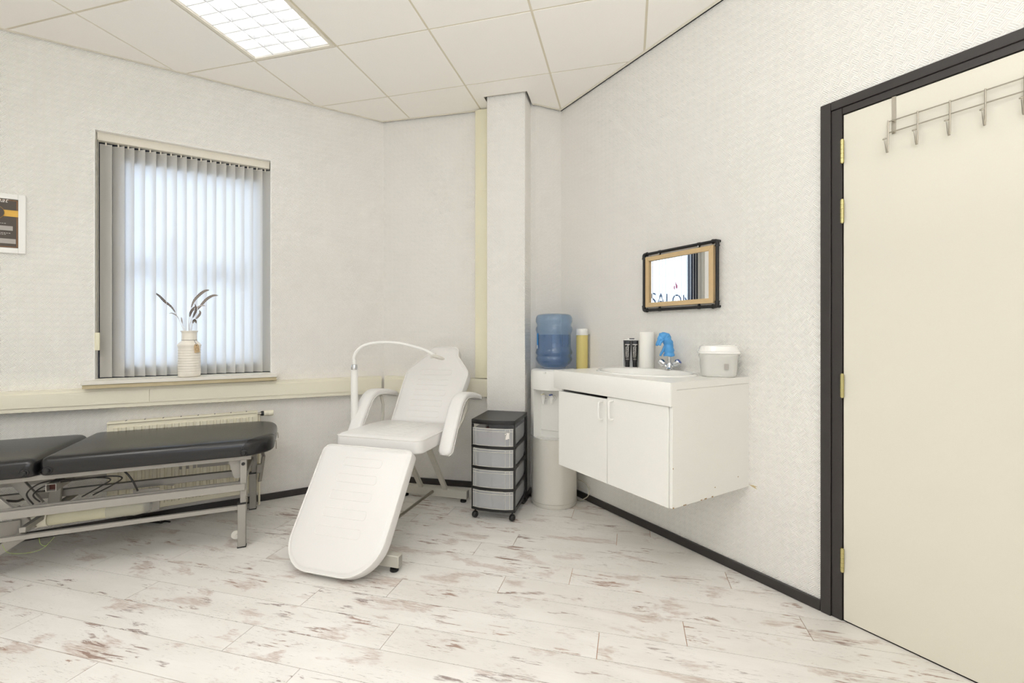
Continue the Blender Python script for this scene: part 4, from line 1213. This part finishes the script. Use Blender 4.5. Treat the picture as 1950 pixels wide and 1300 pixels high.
bm = nbm(); box(bm, RD + .000, RD + .012, -0.010, 0.010, 0.930, 0.942, .004, 2); obj('latch', bm, M['wplast'], disp)
for y, mat in ((0.040, M['cream2']), (-0.022, M['blue'])):
    # viewer's left is local -? : front faces the viewer, local +y lies to the viewer's right
    y2 = -y
    bm = nbm()
    lathe(bm, [(0.021, 0), (0.020, 0.008), (0.012, 0.010), (0.012, 0.034)], 18, M=Matrix.Translation((0.062, y2, 0.752)) @ Matrix.Rotation(R(90), 4, 'Y'))
    lathe(bm, [(0.007, 0.712), (0.011, 0.735), (0.013, 0.768), (0.010, 0.776), (0, 0.776)], 16, c=(0.100, y2))
    tp = obj('tap', bm, M['wplast'], disp)
    bm = nbm(); box(bm, 0.093, 0.135, y2 - .006, y2 + .006, 0.7765, 0.784, .002, 1); box(bm, 0.094, 0.106, y2 - .008, y2 + .008, 0.766, 0.780, .002, 1)
    obj('tap_lever', bm, mat, tp)
# bottle
bot = thing('water_bottle', 'large blue translucent water bottle upturned on the white dispenser', 'water bottle', (WD.x, WD.y, ZT - .008), 0)
RB = 0.131
prof = [(0.030, 0.0), (0.060, 0.004), (0.088, 0.022), (0.100, 0.030), (0.118, 0.046), (0.129, 0.066), (0.132, 0.080), (0.127, 0.092), (0.124, 0.098), (0.126, 0.106), (0.131, 0.114),
        (0.133, 0.124), (0.129, 0.140), (0.124, 0.155), (0.1225, 0.175), (0.1225, 0.250), (0.126, 0.262), (0.131, 0.274), (0.133, 0.288), (0.131, 0.302), (0.125, 0.310), (0.124, 0.320), (0.127, 0.330),
        (0.132, 0.340), (0.133, 0.358), (0.130, 0.374), (0.120, 0.390), (0.100, 0.397), (0.06, 0.400), (0.0, 0.398)]
prof = [(r * RB / 0.133, z) for r, z in prof]
bm = nbm(); lathe(bm, prof, 56); obj('bottle_body', bm, M['bottle'], bot)
bm = nbm(); lathe(bm, [(r * .96, z) for r, z in prof if 0.01 < z < 0.26] + [(0, 0.252)], 40); obj('water', bm, M['water'], bot)
bm = nbm(); lathe(bm, [(0.074, 0.0085), (0.082, 0.012), (0.086, 0.022), (0.078, 0.026)], 32, closed_ends=False); obj('neck_collar', bm, M['clearp'], bot)
qv = math.atan2(-WD.y, -WD.x)                              # direction from bottle to the camera
def patch(q0, q1, z0, z1, r, mat, name, par):
    bm = nbm(); n_ = 8
    inn = [(math.cos(q0 + (q1 - q0) * k / n_) * r, math.sin(q0 + (q1 - q0) * k / n_) * r) for k in range(n_ + 1)]
    outp = [(x * (r + .0006) / r, y * (r + .0006) / r) for x, y in inn][::-1]
    prism(bm, inn + outp, z0, z1); return obj(name, bm, mat, par)
patch(qv - R(118), qv - R(66), 0.150, 0.262, RB * .932, M['label_blue'], 'label', bot)
patch(qv - R(78), qv - R(68), 0.152, 0.176, RB * .942, M['ink'], 'barcode_field', bot)
bm = nbm()
for z0, z1, q in ((0.165, 0.250, 28), (0.165, 0.250, 56)):
    a_ = qv + R(q); tube(bm, [(math.cos(a_) * RB * .925, math.sin(a_) * RB * .925, z0), (math.cos(a_) * RB * .925, math.sin(a_) * RB * .925, z1)], 0.003, 6)
obj('grip_rib', bm, M['bottle'], bot)

# yellow cup tube on the wall
CT = WR.p(0.311, -0.052)
cup = thing('cup_dispenser', 'yellow cup tube with a white cap beside the blue water bottle', 'cup dispenser', (CT.x, CT.y, 0), WR.rot)
bm = nbm(); lathe(bm, [(0, 0.905), (0.039, 0.905), (0.041, 0.91), (0.041, 1.193), (0, 1.193)], 32); obj('cup_tube', bm, M['yellow'], cup)
bm = nbm(); lathe(bm, [(0.0415, 1.1935), (0.0425, 1.196), (0.0425, 1.236), (0.040, 1.240), (0, 1.240)], 32); box(bm, .0405, .049, -.004, .004, 1.222, 1.235, .001, 1); obj('cap', bm, M['wplast'], cup)
bm = nbm(); box(bm, -0.030, 0.030, 0.0425, 0.0515, 0.93, 1.20, .002, 1); obj('mounting_rail', bm, M['clearp'], cup)
# mains lead of the dispenser
bm = nbm()
q0 = fl(1099, 968); pp = []
for (u, v, x) in ((1102, 914, .50), (1112, 917, .50), (1120, 926, .50), (1123, 936, .50), (1119, 946, .50), (1108, 953, .50)):
    pass
px0 = [WR.hit(u, v, -0.055) for u, v in ((1101, 913), (1112, 917), (1120, 926), (1122.5, 936), (1119, 945), (1111, 950))]
P3 = [(x, -0.055, z) for x, z in px0]
P3 = [(P3[0][0] - .03, -0.06, P3[0][1] + .006)] + P3
tube(bm, catmull([p for p in P3 if p[2] > 0.006] + [(P3[-1][0] - .03, -.06, 0.006), (P3[-1][0] - .08, -.07, 0.006)], 6), 0.0035, 7)
o = obj('mains_lead', bm, M['beigecable'], None, (C_.x, C_.y, 0), WR.rot); tag(o, 'beige mains lead looping out from behind the water dispenser', 'cable')

# ------------------------------------------------------------------ wall-hung sink cabinet
ZW = 0.990
X0c, X1c, YF = 0.681, 1.516, -0.571
cab = thing('sink_cabinet', 'white wall hung vanity cabinet with two doors under the washbasin', 'cabinet', (C_.x, C_.y, 0), WR.rot)
bx0, bx1c, bz0 = X0c + 0.038, X1c, 0.446
part('side_panel', lambda b: box(b, bx1c - 0.016, bx1c, YF + 0.004, -0.0006, bz0, ZW - 0.0335, 0.001, 1), M['lamin'], cab)
part('side_panel', lambda b: box(b, bx0, bx0 + 0.016, YF + 0.022, -0.0006, bz0, ZW - 0.0335, 0.001, 1), M['lamin'], cab)
part('bottom_panel', lambda b: box(b, bx0 + .016, bx1c - .016, YF + 0.022, -0.0006, bz0 + .002, bz0 + .018), M['lamin'], cab, sm=False)
part('back_rail', lambda b: box(b, bx0 + .016, bx1c - .016, -0.018, -0.0006, bz0 + .3, ZW - .19), M['lamin'], cab, sm=False)
split = WR.hit(1156, 850, YF)[0]
for (a, b_, zt, hx, dirn) in ((bx0 - .001, split - .0012, 0.872, split - .035, -1), (split + .0012, bx1c - 0.0175, 0.8845, split + .028, 1)):
    d = part('door', lambda b: box(b, a, b_, YF, YF + 0.018, bz0 - .002, zt, 0.0015, 1), M['lamin'], cab)
    zc = WR.hit(1141 if dirn < 0 else 1161, 782, YF - .03)[1]
    hxx = WR.hit(1141.5 if dirn < 0 else 1161.5, 782, YF - .022)[0]
    part('handle', lambda b: tube(b, catmull([(hxx, YF + .001, zc + .046), (hxx, YF - .014, zc + .046), (hxx, YF - .026, zc + .042), (hxx, YF - .030, zc + .028), (hxx, YF - .030, zc - .028), (hxx, YF - .026, zc - .042), (hxx, YF - .014, zc - .046), (hxx, YF + .001, zc - .046)], 4), 0.0052, 8), M['wplast'], d)
part('edge_chip', lambda b: [box(b, bx1c + .0001, bx1c + .0006, y - w2, y + w2, z, z + h) for y, w2, z, h in
     ((YF + .010, .004, bz0, .006), (YF + .085, .010, bz0, .004), (YF + .20, .006, bz0, .004), (YF + .23, .008, bz0, .005), (YF + .28, .006, bz0, .005), (YF + .30, .003, bz0 + .04, .004), (YF + .48, .003, bz0 + .06, .004), (YF + .008, .002, bz0 + .17, .006))],
     pm('chipboard_brown', (150, 120, 78), .8), cab, sm=False)
# worktop with an oval cut-out
wtop = thing('washbasin_worktop', 'white worktop with oval inset washbasin lying on the vanity cabinet', 'washbasin', (C_.x, C_.y, 0), WR.rot)
SCx, SCy, SA, SB = 1.090, -0.275, 0.285, 0.205
def ell(q, k=1.0, d=0.0): return (SCx + (SA * k + d) * math.cos(q), SCy + (SB * k + d) * math.sin(q))
def rectpt(q):
    dx, dy = math.cos(q), math.sin(q); ts = []
    if dx > 1e-9: ts.append((X1c - SCx) / dx)
    if dx < -1e-9: ts.append((X0c - SCx) / dx)
    if dy > 1e-9: ts.append((-0.0006 - SCy) / dy)
    if dy < -1e-9: ts.append((YF - 0.004 - SCy) / dy)
    t = min(ts); return (SCx + dx * t, SCy + dy * t)
qs = sorted([2 * math.pi * k / 64 for k in range(64)] + [math.atan2(y - SCy, x - SCx) % (2 * math.pi) for x in (X0c, X1c) for y in (-0.0006, YF - 0.004)])
bm = nbm()
it = [bm.verts.new((*ell(q, 0.985), ZW)) for q in qs]; ot = [bm.verts.new((*rectpt(q), ZW)) for q in qs]
ib = [bm.verts.new((*ell(q, 0.985), ZW - .033)) for q in qs]; ob = [bm.verts.new((*rectpt(q), ZW - .033)) for q in qs]
nq = len(qs)
for k in range(nq):
    j = (k + 1) % nq
    bm.faces.new((it[k], it[j], ot[j], ot[k])); bm.faces.new((ib[k], ob[k], ob[j], ib[j])); bm.faces.new((ot[k], ot[j], ob[j], ob[k])); bm.faces.new((it[k], ib[k], ib[j], it[j]))
ed = [e for e in bm.edges if abs(e.verts[0].co.z - ZW) < 1e-6 and abs(e.verts[1].co.z - ZW) < 1e-6 and abs(e.verts[0].co.y - (YF - .004)) < 1e-5 and abs(e.verts[1].co.y - (YF - .004)) < 1e-5]
obj('worktop_slab', bm, M['lamin'], wtop)
part('front_apron', lambda b: box(b, X0c, X1c, YF - 0.008, YF - 0.0035, 0.886, ZW + .0004, 0.002, 2), M['lamin'], wtop)
part('front_apron', lambda b: box(b, X0c, X1c, YF - 0.006, YF + 0.0028 if False else YF - 0.002, 0.887, ZW - .034), M['lamin'], wtop, sm=False)
part('end_strip', lambda b: (box(b, X1c - .0, X1c + .0018, YF - .004, -0.0006, ZW - .0325, ZW - .0005), box(b, X1c, X1c + .0018, YF - .006, YF + .030, 0.888, ZW - .0325)), M['lamin'], wtop, sm=False)
part('end_strip', lambda b: (box(b, X0c - .0015, X0c, YF - .004, -0.0006, ZW - .033, ZW - .0005),), M['lamin'], wtop, sm=False)
bm = nbm()
prof = [(1.045, 0.0004), (1.045, 0.004), (1.03, 0.008), (1.0, 0.009), (0.965, 0.006), (0.94, -0.004), (0.90, -0.03), (0.82, -0.075), (0.66, -0.115), (0.40, -0.135), (0.10, -0.140)]
rings = []
for k_, z in prof: rings.append([bm.verts.new((*ell(2 * math.pi * q / 56, k_), ZW + z)) for q in range(56)])
for a, b_ in zip(rings, rings[1:]):
    for q in range(56): bm.faces.new((a[q], a[(q + 1) % 56], b_[(q + 1) % 56], b_[q]))
bm.faces.new(rings[-1])
obj('basin', bm, M['ceramic'], wtop)
bm = nbm(); lathe(bm, [(0, ZW - .139), (.022, ZW - .139), (.024, ZW - .1365), (.020, ZW - .136), (0, ZW - .137)], 20, c=(SCx, SCy)); obj('drain', bm, M['chrome'], wtop)

# faucet
FX, FY = WR.hit(1275, 703, -0.062)[0], -0.062
fau = thing('faucet', 'chrome two handle faucet behind the washbasin', 'faucet', (*WR.p(FX, FY), ZW + .008), WR.rot)
part('body', lambda b: (lathe(b, [(.024, 0.0006), (.024, .006), (.018, .012), (.017, .030), (.012, .040), (0, .042)], 24), ), M['chrome'], fau)
ux = Vector((0.70, 0, 0.71))
# handles splay along the viewing plane: rotate so they spread sideways as seen in the photograph
for s, capm in ((-1, M['bplast']), (1, M['blue'])):
    M1 = Matrix.Rotation(R(20), 4, 'Z') @ Matrix.Rotation(R(48 * s), 4, 'Y')
    hb = part('tap_handle', lambda b: lathe(b, [(.009, .010), (.010, .034), (.015, .038), (.0185, .044), (.0195, .070), (.0175, .074)], 18, M=M1), M['chrome'], fau)
    part('handle_cap', lambda b: lathe(b, [(0, .0742), (.015, .0742), (.014, .0762), (0, .0768)], 18, M=M1), capm, hb)
part('spout', lambda b: tube(b, catmull([(0, 0, .035), (0, -.002, .09), (-.002, -.008, .14), (-.005, -.018, .168), (-.011, -.030, .178), (-.018, -.040, .174)], 5), .0095, 12), M['chrome'], fau)
# glove over the spout
gl = thing('rubber_glove', 'blue rubber glove pulled over the spout of the chrome faucet', 'glove', (*WR.p(FX, FY), ZW + .008), WR.rot)
bm = nbm()
path = catmull([(-.002, -.001, .080), (-.002, -.004, .115), (-.003, -.010, .150), (-.006, -.020, .178), (-.012, -.032, .190), (-.020, -.044, .184), (-.026, -.052, .168)], 5)
rad = []
for i in range(len(path)):
    f = i / (len(path) - 1)
    rad.append(0.029 - 0.007 * f + .0015 * math.sin(i * 1.9) - 0.008 * max(0, f - .75) / .25)
tube(bm, path, rad, 14)
for v in bm.verts:
    v.co += Vector((math.sin(v.co.z * 160 + v.co.x * 90), math.cos(v.co.z * 130), math.sin(v.co.x * 150))) * 0.0022
obj('glove_palm', bm, M['glove'], gl, ang=70)
for pts_, r0 in (([(-.026, -.050, .172), (-.034, -.060, .152), (-.038, -.064, .136)], .011), ([(-.018, -.048, .176), (-.024, -.064, .156), (-.024, -.070, .140)], .010),
                 ([(-.010, -.044, .172), (-.014, -.060, .152), (-.012, -.066, .138)], .010),
                 ([(-.010, -.020, .140), (-.018, -.030, .112), (-.028, -.036, .092), (-.034, -.038, .078)], .010)):
    bm = nbm(); pp_ = catmull(pts_, 4); tube(bm, pp_, [r0 * (1 - .5 * i / len(pp_)) for i in range(len(pp_))], 10); obj('glove_finger', bm, M['glove'], gl, ang=70)
bm = nbm(); tube(bm, [(-.002 + .029 * math.cos(q), -.001 + .029 * math.sin(q), .079 + .004 * math.sin(3 * q)) for q in [2 * math.pi * k / 20 for k in range(20)]], .002, 6, closed=True); obj('glove_cuff', bm, M['glove'], gl)

# card stand with black tubes
TX = WR.hit(1201, 698, -0.055)[0]
hold = thing('tube_display_stand', 'small white card stand holding black tubes behind the washbasin', 'display stand', (*WR.p(TX, -0.052), ZW + .0004), R(-14))
part('tray', lambda b: box(b, -0.043, 0.050, -0.028, 0.028, 0.0, 0.004), M['white'], hold, sm=False)
part('back_card', lambda b: box(b, -0.050, 0.050, 0.024, 0.028, 0.004, 0.172), M['white'], hold, sm=False)
part('side_card', lambda b: (prism(b, [(-0.028, 0.004), (0.024, 0.004), (0.024, 0.172), (-0.024, 0.172)], 0.046, 0.050, 0, Matrix(((0, 0, 1, 0), (1, 0, 0, 0), (0, 1, 0, 0), (0, 0, 0, 1))))), M['gplast'], hold, sm=False)
part('side_card', lambda b: (prism(b, [(-0.028, 0.004), (0.024, 0.004), (0.024, 0.172), (-0.024, 0.172)], -0.050, -0.047, 0, Matrix(((0, 0, 1, 0), (1, 0, 0, 0), (0, 1, 0, 0), (0, 0, 0, 1))))), M['white'], hold, sm=False)
part('top_flap', lambda b: (box(b, -0.048, 0.048, -0.014, 0.024, 0.172, 0.176), box(b, -.022, .022, .0, .022, .176, .186)), M['white'], hold, sm=False)
part('header_print', lambda b: box(b, -.010, .020, -.0006, .0, .178, .184), M['tubeblack'], hold, sm=False)
def tube_item(lx, label):
    o_ = WR.p(TX, -0.052); x, y = inlocal(o_, R(-14), lx, -0.012)
    t = thing('cosmetic_tube', label, 'tube', (x, y, ZW + .0048), R(-14), 'black tubes in the card stand')
    bm = nbm(); r0 = []
    for z, wx, wy in ((0.0, .0125, .0125), (0.004, .0135, .0135), (0.034, .0135, .0135)):
        r0.append([bm.verts.new((wx * math.cos(2 * math.pi * k / 20), wy * math.sin(2 * math.pi * k / 20), z)) for k in range(20)])
    for a, b_ in zip(r0, r0[1:]):
        for k in range(20): bm.faces.new((a[k], a[(k + 1) % 20], b_[(k + 1) % 20], b_[k]))
    bm.faces.new(r0[0][::-1]); bm.faces.new(r0[-1]); obj('tube_cap', bm, M['tubeblack'], t)
    bm = nbm(); r0 = []
    for z, wx, wy in ((0.0345, .0145, .0145), (0.05, .0155, .0150), (0.10, .0175, .0105), (0.150, .0195, .0030), (0.163, .020, .0016)):
        r0.append([bm.verts.new((wx * math.cos(2 * math.pi * k / 20), wy * math.sin(2 * math.pi * k / 20), z)) for k in range(20)])
    for a, b_ in zip(r0, r0[1:]):
        for k in range(20): bm.faces.new((a[k], a[(k + 1) % 20], b_[(k + 1) % 20], b_[k]))
    bm.faces.new(r0[0][::-1]); bm.faces.new(r0[-1]); obj('tube_body', bm, M['tubeblack'], t)
    bm = nbm(); box(bm, -.015, .015, -.0070, -.0062, .139, .1425); box(bm, -.010, .010, -.0162, -.0155, .047, .0485); box(bm, -.010, .010, -.0160, -.0150, .056, .0568); obj('print_band', bm, M['ink'], t, smooth=False)
    for s_, sz, dx in (('CHARCOAL', .0125, -.0035), ('TOOTHPASTE', .0125, .0085)):
        me = text_mesh(s_, sz, .0002, M['ink'], 0, 'LEFT')
        o = obj('lettering', me, None, t, (dx, -.0150, .062)); o.rotation_euler = (R(90), 0, 0)
        o.rotation_euler = (Matrix.Rotation(R(-7), 3, 'X') @ Matrix.Rotation(R(90), 3, 'X') @ Matrix.Rotation(R(90), 3, 'Z')).to_euler()
tube_item(-0.022, 'left one of the two black tubes in the white card stand')
tube_item(0.023, 'right one of the two black tubes in the white card stand, beside the paper roll')

# paper roll
PX_ = WR.hit(1231.5, 700, -0.058)[0]
bm = nbm(); lathe(bm, [(0.0135, 0.0), (0.041, 0.0), (0.0425, 0.002), (0.0425, 0.220), (0.041, 0.222), (0.0135, 0.222), (0.0135, 0.0)], 40, closed_ends=False)
o = obj('paper_roll', bm, M['paperroll'], None, (*WR.p(PX_, -0.058), ZW + .0006), 0); tag(o, 'upright white paper roll between the black tubes and the faucet', 'paper roll')

# white bucket with lid
BX = WR.hit(1368, 705, -0.115)[0]
buck = thing('lidded_tub', 'white plastic tub with a lid at the right end of the worktop', 'tub', (*WR.p(BX, -0.115), ZW + .0006), R(-20))
def sq(r, z, k=.62, n_=36, sx=1.0, sy=.86):
    return [(math.copysign(abs(math.cos(q)) ** k, math.cos(q)) * r * sx, math.copysign(abs(math.sin(q)) ** k, math.sin(q)) * r * sy, z) for q in [2 * math.pi * j / n_ for j in range(n_)]]
def sqloft(bm, secs, capb=True, capt=True):
    rr3 = [[bm.verts.new(p) for p in s] for s in secs]; n_ = len(rr3[0])
    for a, b_ in zip(rr3, rr3[1:]):
        for k in range(n_): bm.faces.new((a[k], a[(k + 1) % n_], b_[(k + 1) % n_], b_[k]))
    if capb: bm.faces.new(rr3[0][::-1])
    if capt: bm.faces.new(rr3[-1])
bm = nbm(); sqloft(bm, [sq(.074, 0), sq(.079, .003), sq(.088, .105), sq(.090, .112)]); obj('tub_body', bm, M['ceramic'], buck)
bm = nbm(); sqloft(bm, [sq(.094, .1125), sq(.099, .114), sq(.099, .124), (sq(.094, .127)), sq(.086, .150), sq(.076, .155), sq(.04, .1555)]); lid = obj('lid', bm, M['ceramic'], buck)
bm = nbm(); sqloft(bm, [sq(.080, .004), sq(.085, .050), sq(.0865, .085), sq(.0925, .106)], False, False)
bm2 = bm
obj('film_wrap', bm, M['wrapfilm'], buck, ang=80)
bm = nbm(); box(bm, .020, .040, -.0795, -.0785, .040, .066, 0, 1); obj('sticker', bm, M['grey'], buck, smooth=False)

gx_, gz_ = WR.hit(1434, 926, -0.001)
bm = nbm(); prism(bm, [(gx_ - .020, gz_ + .004), (gx_ - .008, gz_ - .001), (gx_ + .006, gz_ - .006), (gx_ + .020, gz_ - .008), (gx_ + .010, gz_ + .000), (gx_ + .022, gz_ + .004), (gx_ + .004, gz_ + .006), (gx_ - .006, gz_ + .005)], -0.0012, -0.0003, 0, Matrix(((1, 0, 0, 0), (0, 0, 1, 0), (0, 1, 0, 0), (0, 0, 0, 1))))
obj('glue_stain', bm, pm('dried_glue', (206, 188, 150), .5), wall_right, smooth=False)

# ------------------------------------------------------------------ wall mirror
mir = thing('wall_mirror', 'oak framed mirror held in a black pipe frame above the worktop', 'mirror', (C_.x, C_.y, 0), WR.rot)
YM = -0.022
mx0, mz1 = WR.hit(1226.5, 484.5, YM); mx1, mz1b = WR.hit(1366, 459, YM)
mz0 = WR.hit(1226.5, 590, YM)[1]; mz0b = WR.hit(1366, 584, YM)[1]
mz1, mz0 = (mz1 + mz1b) / 2, (mz0 + mz0b) / 2
PR = 0.0085
for a, b_ in (((mx0 + .02, YM, mz1), (mx1 - .02, YM, mz1)), ((mx0 + .02, YM, mz0), (mx1 - .02, YM, mz0)), ((mx0, YM, mz0 + .02), (mx0, YM, mz1 - .02)), ((mx1, YM, mz0 + .02), (mx1, YM, mz1 - .02))):
    part('pipe', lambda b: tube(b, [a, b_], PR, 14), M['bplast'], mir)
for x, z, sx, sz in ((mx0, mz0, 1, 1), (mx1, mz0, -1, 1), (mx0, mz1, 1, -1), (mx1, mz1, -1, -1)):
    part('elbow', lambda b: (tube(b, catmull([(x + sx * .026, YM, z), (x + sx * .012, YM, z), (x + sx * .003, YM, z + sz * .003), (x, YM, z + sz * .012), (x, YM, z + sz * .026)], 5), PR * 1.28, 14),
                             tube(b, [(x + sx * .022, YM, z), (x + sx * .028, YM, z)], PR * 1.5, 14), tube(b, [(x, YM, z + sz * .022), (x, YM, z + sz * .028)], PR * 1.5, 14),
                             tube(b, [(x, YM + .006, z), (x, -0.0006, z)], PR * .9, 12)), M['bplast'], mir)
fx0, fz1 = WR.hit(1229.5, 488.5, -.030); fx1 = WR.hit(1358.5, 464, -.030)[0]
fz1 = mz1 - .020; fz0 = mz0 + .018
fwd = 0.026
def rail(q4, name='wood_rail'):
    bm = nbm(); prism(bm, q4, -0.034, -0.012, 0.001, Matrix(((1, 0, 0, 0), (0, 0, 1, 0), (0, 1, 0, 0), (0, 0, 0, 1)))); return obj(name, bm, M['wood'], mir)
e_g = 0.0003
rail([(fx0, fz1), (fx0 + fwd, fz1 - fwd), (fx1 - fwd, fz1 - fwd), (fx1, fz1)])
rail([(fx0, fz0), (fx1, fz0), (fx1 - fwd, fz0 + fwd), (fx0 + fwd, fz0 + fwd)])
rail([(fx0, fz0 + e_g), (fx0 + fwd, fz0 + fwd + e_g), (fx0 + fwd, fz1 - fwd - e_g), (fx0, fz1 - e_g)])
rail([(fx1, fz0 + e_g), (fx1, fz1 - e_g), (fx1 - fwd, fz1 - fwd - e_g), (fx1 - fwd, fz0 + fwd + e_g)])
part('glass', lambda b: box(b, fx0 + fwd - .003, fx1 - fwd + .003, -0.002, 0.002, fz0 + fwd - .003, fz1 - fwd + .003, 0, 1, Matrix.Translation(((fx0 + fx1) / 2, -0.022, 0)) @ Matrix.Rotation(R(-0.9), 4, 'Z') @ Matrix.Translation((-(fx0 + fx1) / 2, 0, 0))), M['mirror'], mir, sm=False)
for x in (fx0 + (fx1 - fx0) * .22, fx0 + (fx1 - fx0) * .80):
    for z, z2 in ((mz1, fz1), (mz0, fz0)):
        part('pipe_clip', lambda b: (tube(b, [(x - .007, YM, z), (x + .007, YM, z)], PR * 1.25, 12), box(b, x - .005, x + .005, YM - .004, YM + .004, min(z, z2) , max(z, z2))), M['bplast'], mir)
    part('screw', lambda b: lathe(b, [(.005, 0), (.004, .003), (0, .004)], 12, M=Matrix.Translation((x, YM - .006, mz1 - .012)) @ Matrix.Rotation(R(90), 4, 'X')), M['chrome'], mir)

# ------------------------------------------------------------------ vase and feathers on the sill
VX = WL.hit(360.5, 700, -0.045)[0]
vp = WL.p(VX, -0.045)
vase = thing('vase', 'cream bottle shaped stoneware vase with a kraft tag on the window sill', 'vase', (vp.x, vp.y, WZ0 + .0006), math.atan2(vp.x, -vp.y) * 0)
s_ = 0.064
vprof = [(0.050, 0), (0.060, .003), (0.0625, .012)]
for k in range(22):
    z = .014 + k * .0085; vprof += [(0.0628 + .0008 * (1 if k % 2 else 0), z), (0.0628 + .0008 * (1 if k % 2 else 0), z + .006)]
vprof += [(0.0665, .206), (0.066, .212), (0.056, .226), (0.044, .236), (0.0425, .242)]
for k in range(6): vprof += [(0.0425 + .0006 * (k % 2), .244 + k * .008)]
vprof += [(0.043, .292), (0.049, .300), (0.0495, .304), (0.046, .305), (0.040, .300), (0.039, .24), (0.0, .235)]
bm = nbm(); lathe(bm, vprof, 48); obj('vase_body', bm, M['vase'], vase, ang=70)
me = text_mesh('MADE', 0.021, .0008, M['vase'])
for v in me.vertices:
    q = v.co.x / .0632 - math.pi / 2 + .08; r_ = .0632 + v.co.z
    v.co = Vector((r_ * math.cos(q), r_ * math.sin(q), .016 + v.co.y))
o = obj('lettering', me, None, vase); o.rotation_euler = (0, 0, math.atan2(vp.y, vp.x) - math.pi / 2)
qa = math.atan2(-vp.y, -vp.x) + R(35)
Mt = Matrix.Translation((math.cos(qa) * .0685, math.sin(qa) * .0685, .190)) @ Matrix.Rotation(qa + R(90), 4, 'Z') @ Matrix.Rotation(R(90), 4, 'X') @ Matrix.Rotation(R(8), 4, 'Z')
bm = nbm(); prism(bm, [(-.017, -.030), (.017, -.030), (.017, .012), (.009, .026), (-.009, .026), (-.017, .012)], 0, .0015, 0, Mt)
tg = obj('kraft_tag', bm, M['kraft'], vase, smooth=False)
bm = nbm(); tube(bm, [Mt @ Vector((.011 * math.cos(q), .011 * math.sin(q) - .008, .0017)) for q in [2 * math.pi * k / 20 for k in range(20)]], .0005, 4, closed=True)
lathe(bm, [(0, 0.0016), (.003, 0.0016), (.003, .0020), (0, .0020)], 10, c=(0, .017), M=Mt); obj('tag_print', bm, M['black'], tg)
bm = nbm(); tube(bm, [(.0435 * math.cos(q), .0435 * math.sin(q), .243) for q in [2 * math.pi * k / 28 for k in range(28)]], .0009, 5, closed=True)
tube(bm, [(math.cos(qa) * .044, math.sin(qa) * .044, .243), (math.cos(qa) * .067, math.sin(qa) * .067, .213), Mt @ Vector((0, .018, .001))], .0008, 5); obj('tag_string', bm, M['cable'], vase)
VY = vp.y
def vpt(u, v, dy=0.0):
    Y = VY + dy; return Vector(((u - U0) / F_PX * Y, Y, EYE - (v - V0) / F_PX * Y))
def feather(path_px, base_px, hw, label, mats=('feather', 'down'), dy=0.0, group=None):
    """quill from the vase neck with a barbed vane on its upper part"""
    base = Vector((vp.x + base_px * .02, vp.y, WZ0 + .27))
    P = [base] + [vpt(u, v, dy) for u, v in path_px]
    cl = catmull(P, 8)
    t = thing('feather', label, 'feather', tuple(base), 0, group)
    cl = [p - base for p in cl]
    bm = nbm(); tube(bm, cl, [0.0013 * (1 - .7 * i / len(cl)) for i in range(len(cl))], 6); obj('quill', bm, M['down'], t)
    bm = nbm(); i0 = int(len(cl) * .42); ns = len(cl) - i0
    L = []; 
    for i in range(i0, len(cl)):
        f = (i - i0) / (ns - 1); d = (cl[min(i + 1, len(cl) - 1)] - cl[i - 1]).normalized(); sd = d.cross(Vector((0, 1, 0))).normalized()
        w_ = hw * (math.sin(math.pi * min(1, f * .92 + .06)) ** .6) * (1 + .18 * math.sin(i * 2.7))
        L.append((cl[i] + sd * w_ - d * .004, cl[i], cl[i] - sd * w_ * .8 - d * .004))
    vv = [[bm.verts.new(p + Vector((0, o_, 0))) for p, o_ in zip(r, (.0015, 0, .0015))] for r in L]
    for a, b_ in zip(vv, vv[1:]):
        for k in (0, 1): bm.faces.new((a[k], a[k + 1], b_[k + 1], b_[k]))
    bmesh.ops.solidify(bm, geom=bm.faces[:], thickness=0.0005)
    obj('vane', bm, M[mats[0]], t)
    return t
feather([(347, 622), (338, 603), (327, 585), (313, 573), (303, 563), (292.5, 556)], -1, .0085, 'long dark brown feather leaning far left out of the vase')
feather([(359, 620), (362, 595), (368, 575), (379, 562), (390, 554), (399, 552)], 0, .0105, 'brown feather curving right, the taller of the two on the right of the vase', ('feather2', 'down'))
feather([(361, 618), (372, 596), (382, 582), (393, 570), (405, 563), (416, 562.5)], .5, .0100, 'brown feather curving farthest right out of the vase', ('feather2', 'down'), .01)
feather([(345, 618), (341, 608), (335, 600), (327, 596), (321, 597)], -1, .0035, 'thin grey feather curling left low beside the long brown feather', ('feather2', 'down'), .01)
feather([(348, 618), (346, 610), (345, 603)], -.6, .006, 'short pale downy feather at the left of the vase mouth', ('down', 'down'), -.01)
feather([(360, 612), (362, 598), (366, 590), (371, 583)], 0, .009, 'short dark feather standing upright in the middle of the vase bunch', ('feather', 'down'), -.01)
feather([(364, 612), (369, 600), (373, 590), (371, 578)], .3, .008, 'small dark pointed feather between the two curved ones', ('feather', 'down'), -.02)
feather([(368, 612), (376, 604), (381, 596), (379, 590)], .5, .009, 'broad brown feather drooping right at the vase mouth', ('feather2', 'down'), -.01)
feather([(366, 618), (370, 610), (374, 616)], .6, .009, 'dark feather tip just above the right rim of the vase', ('feather', 'down'), -.02)
feather([(364, 600), (372, 588), (382, 582), (392, 582)], .5, .006, 'pale fluffy feather under the farthest right feather', ('down', 'down'), .0)
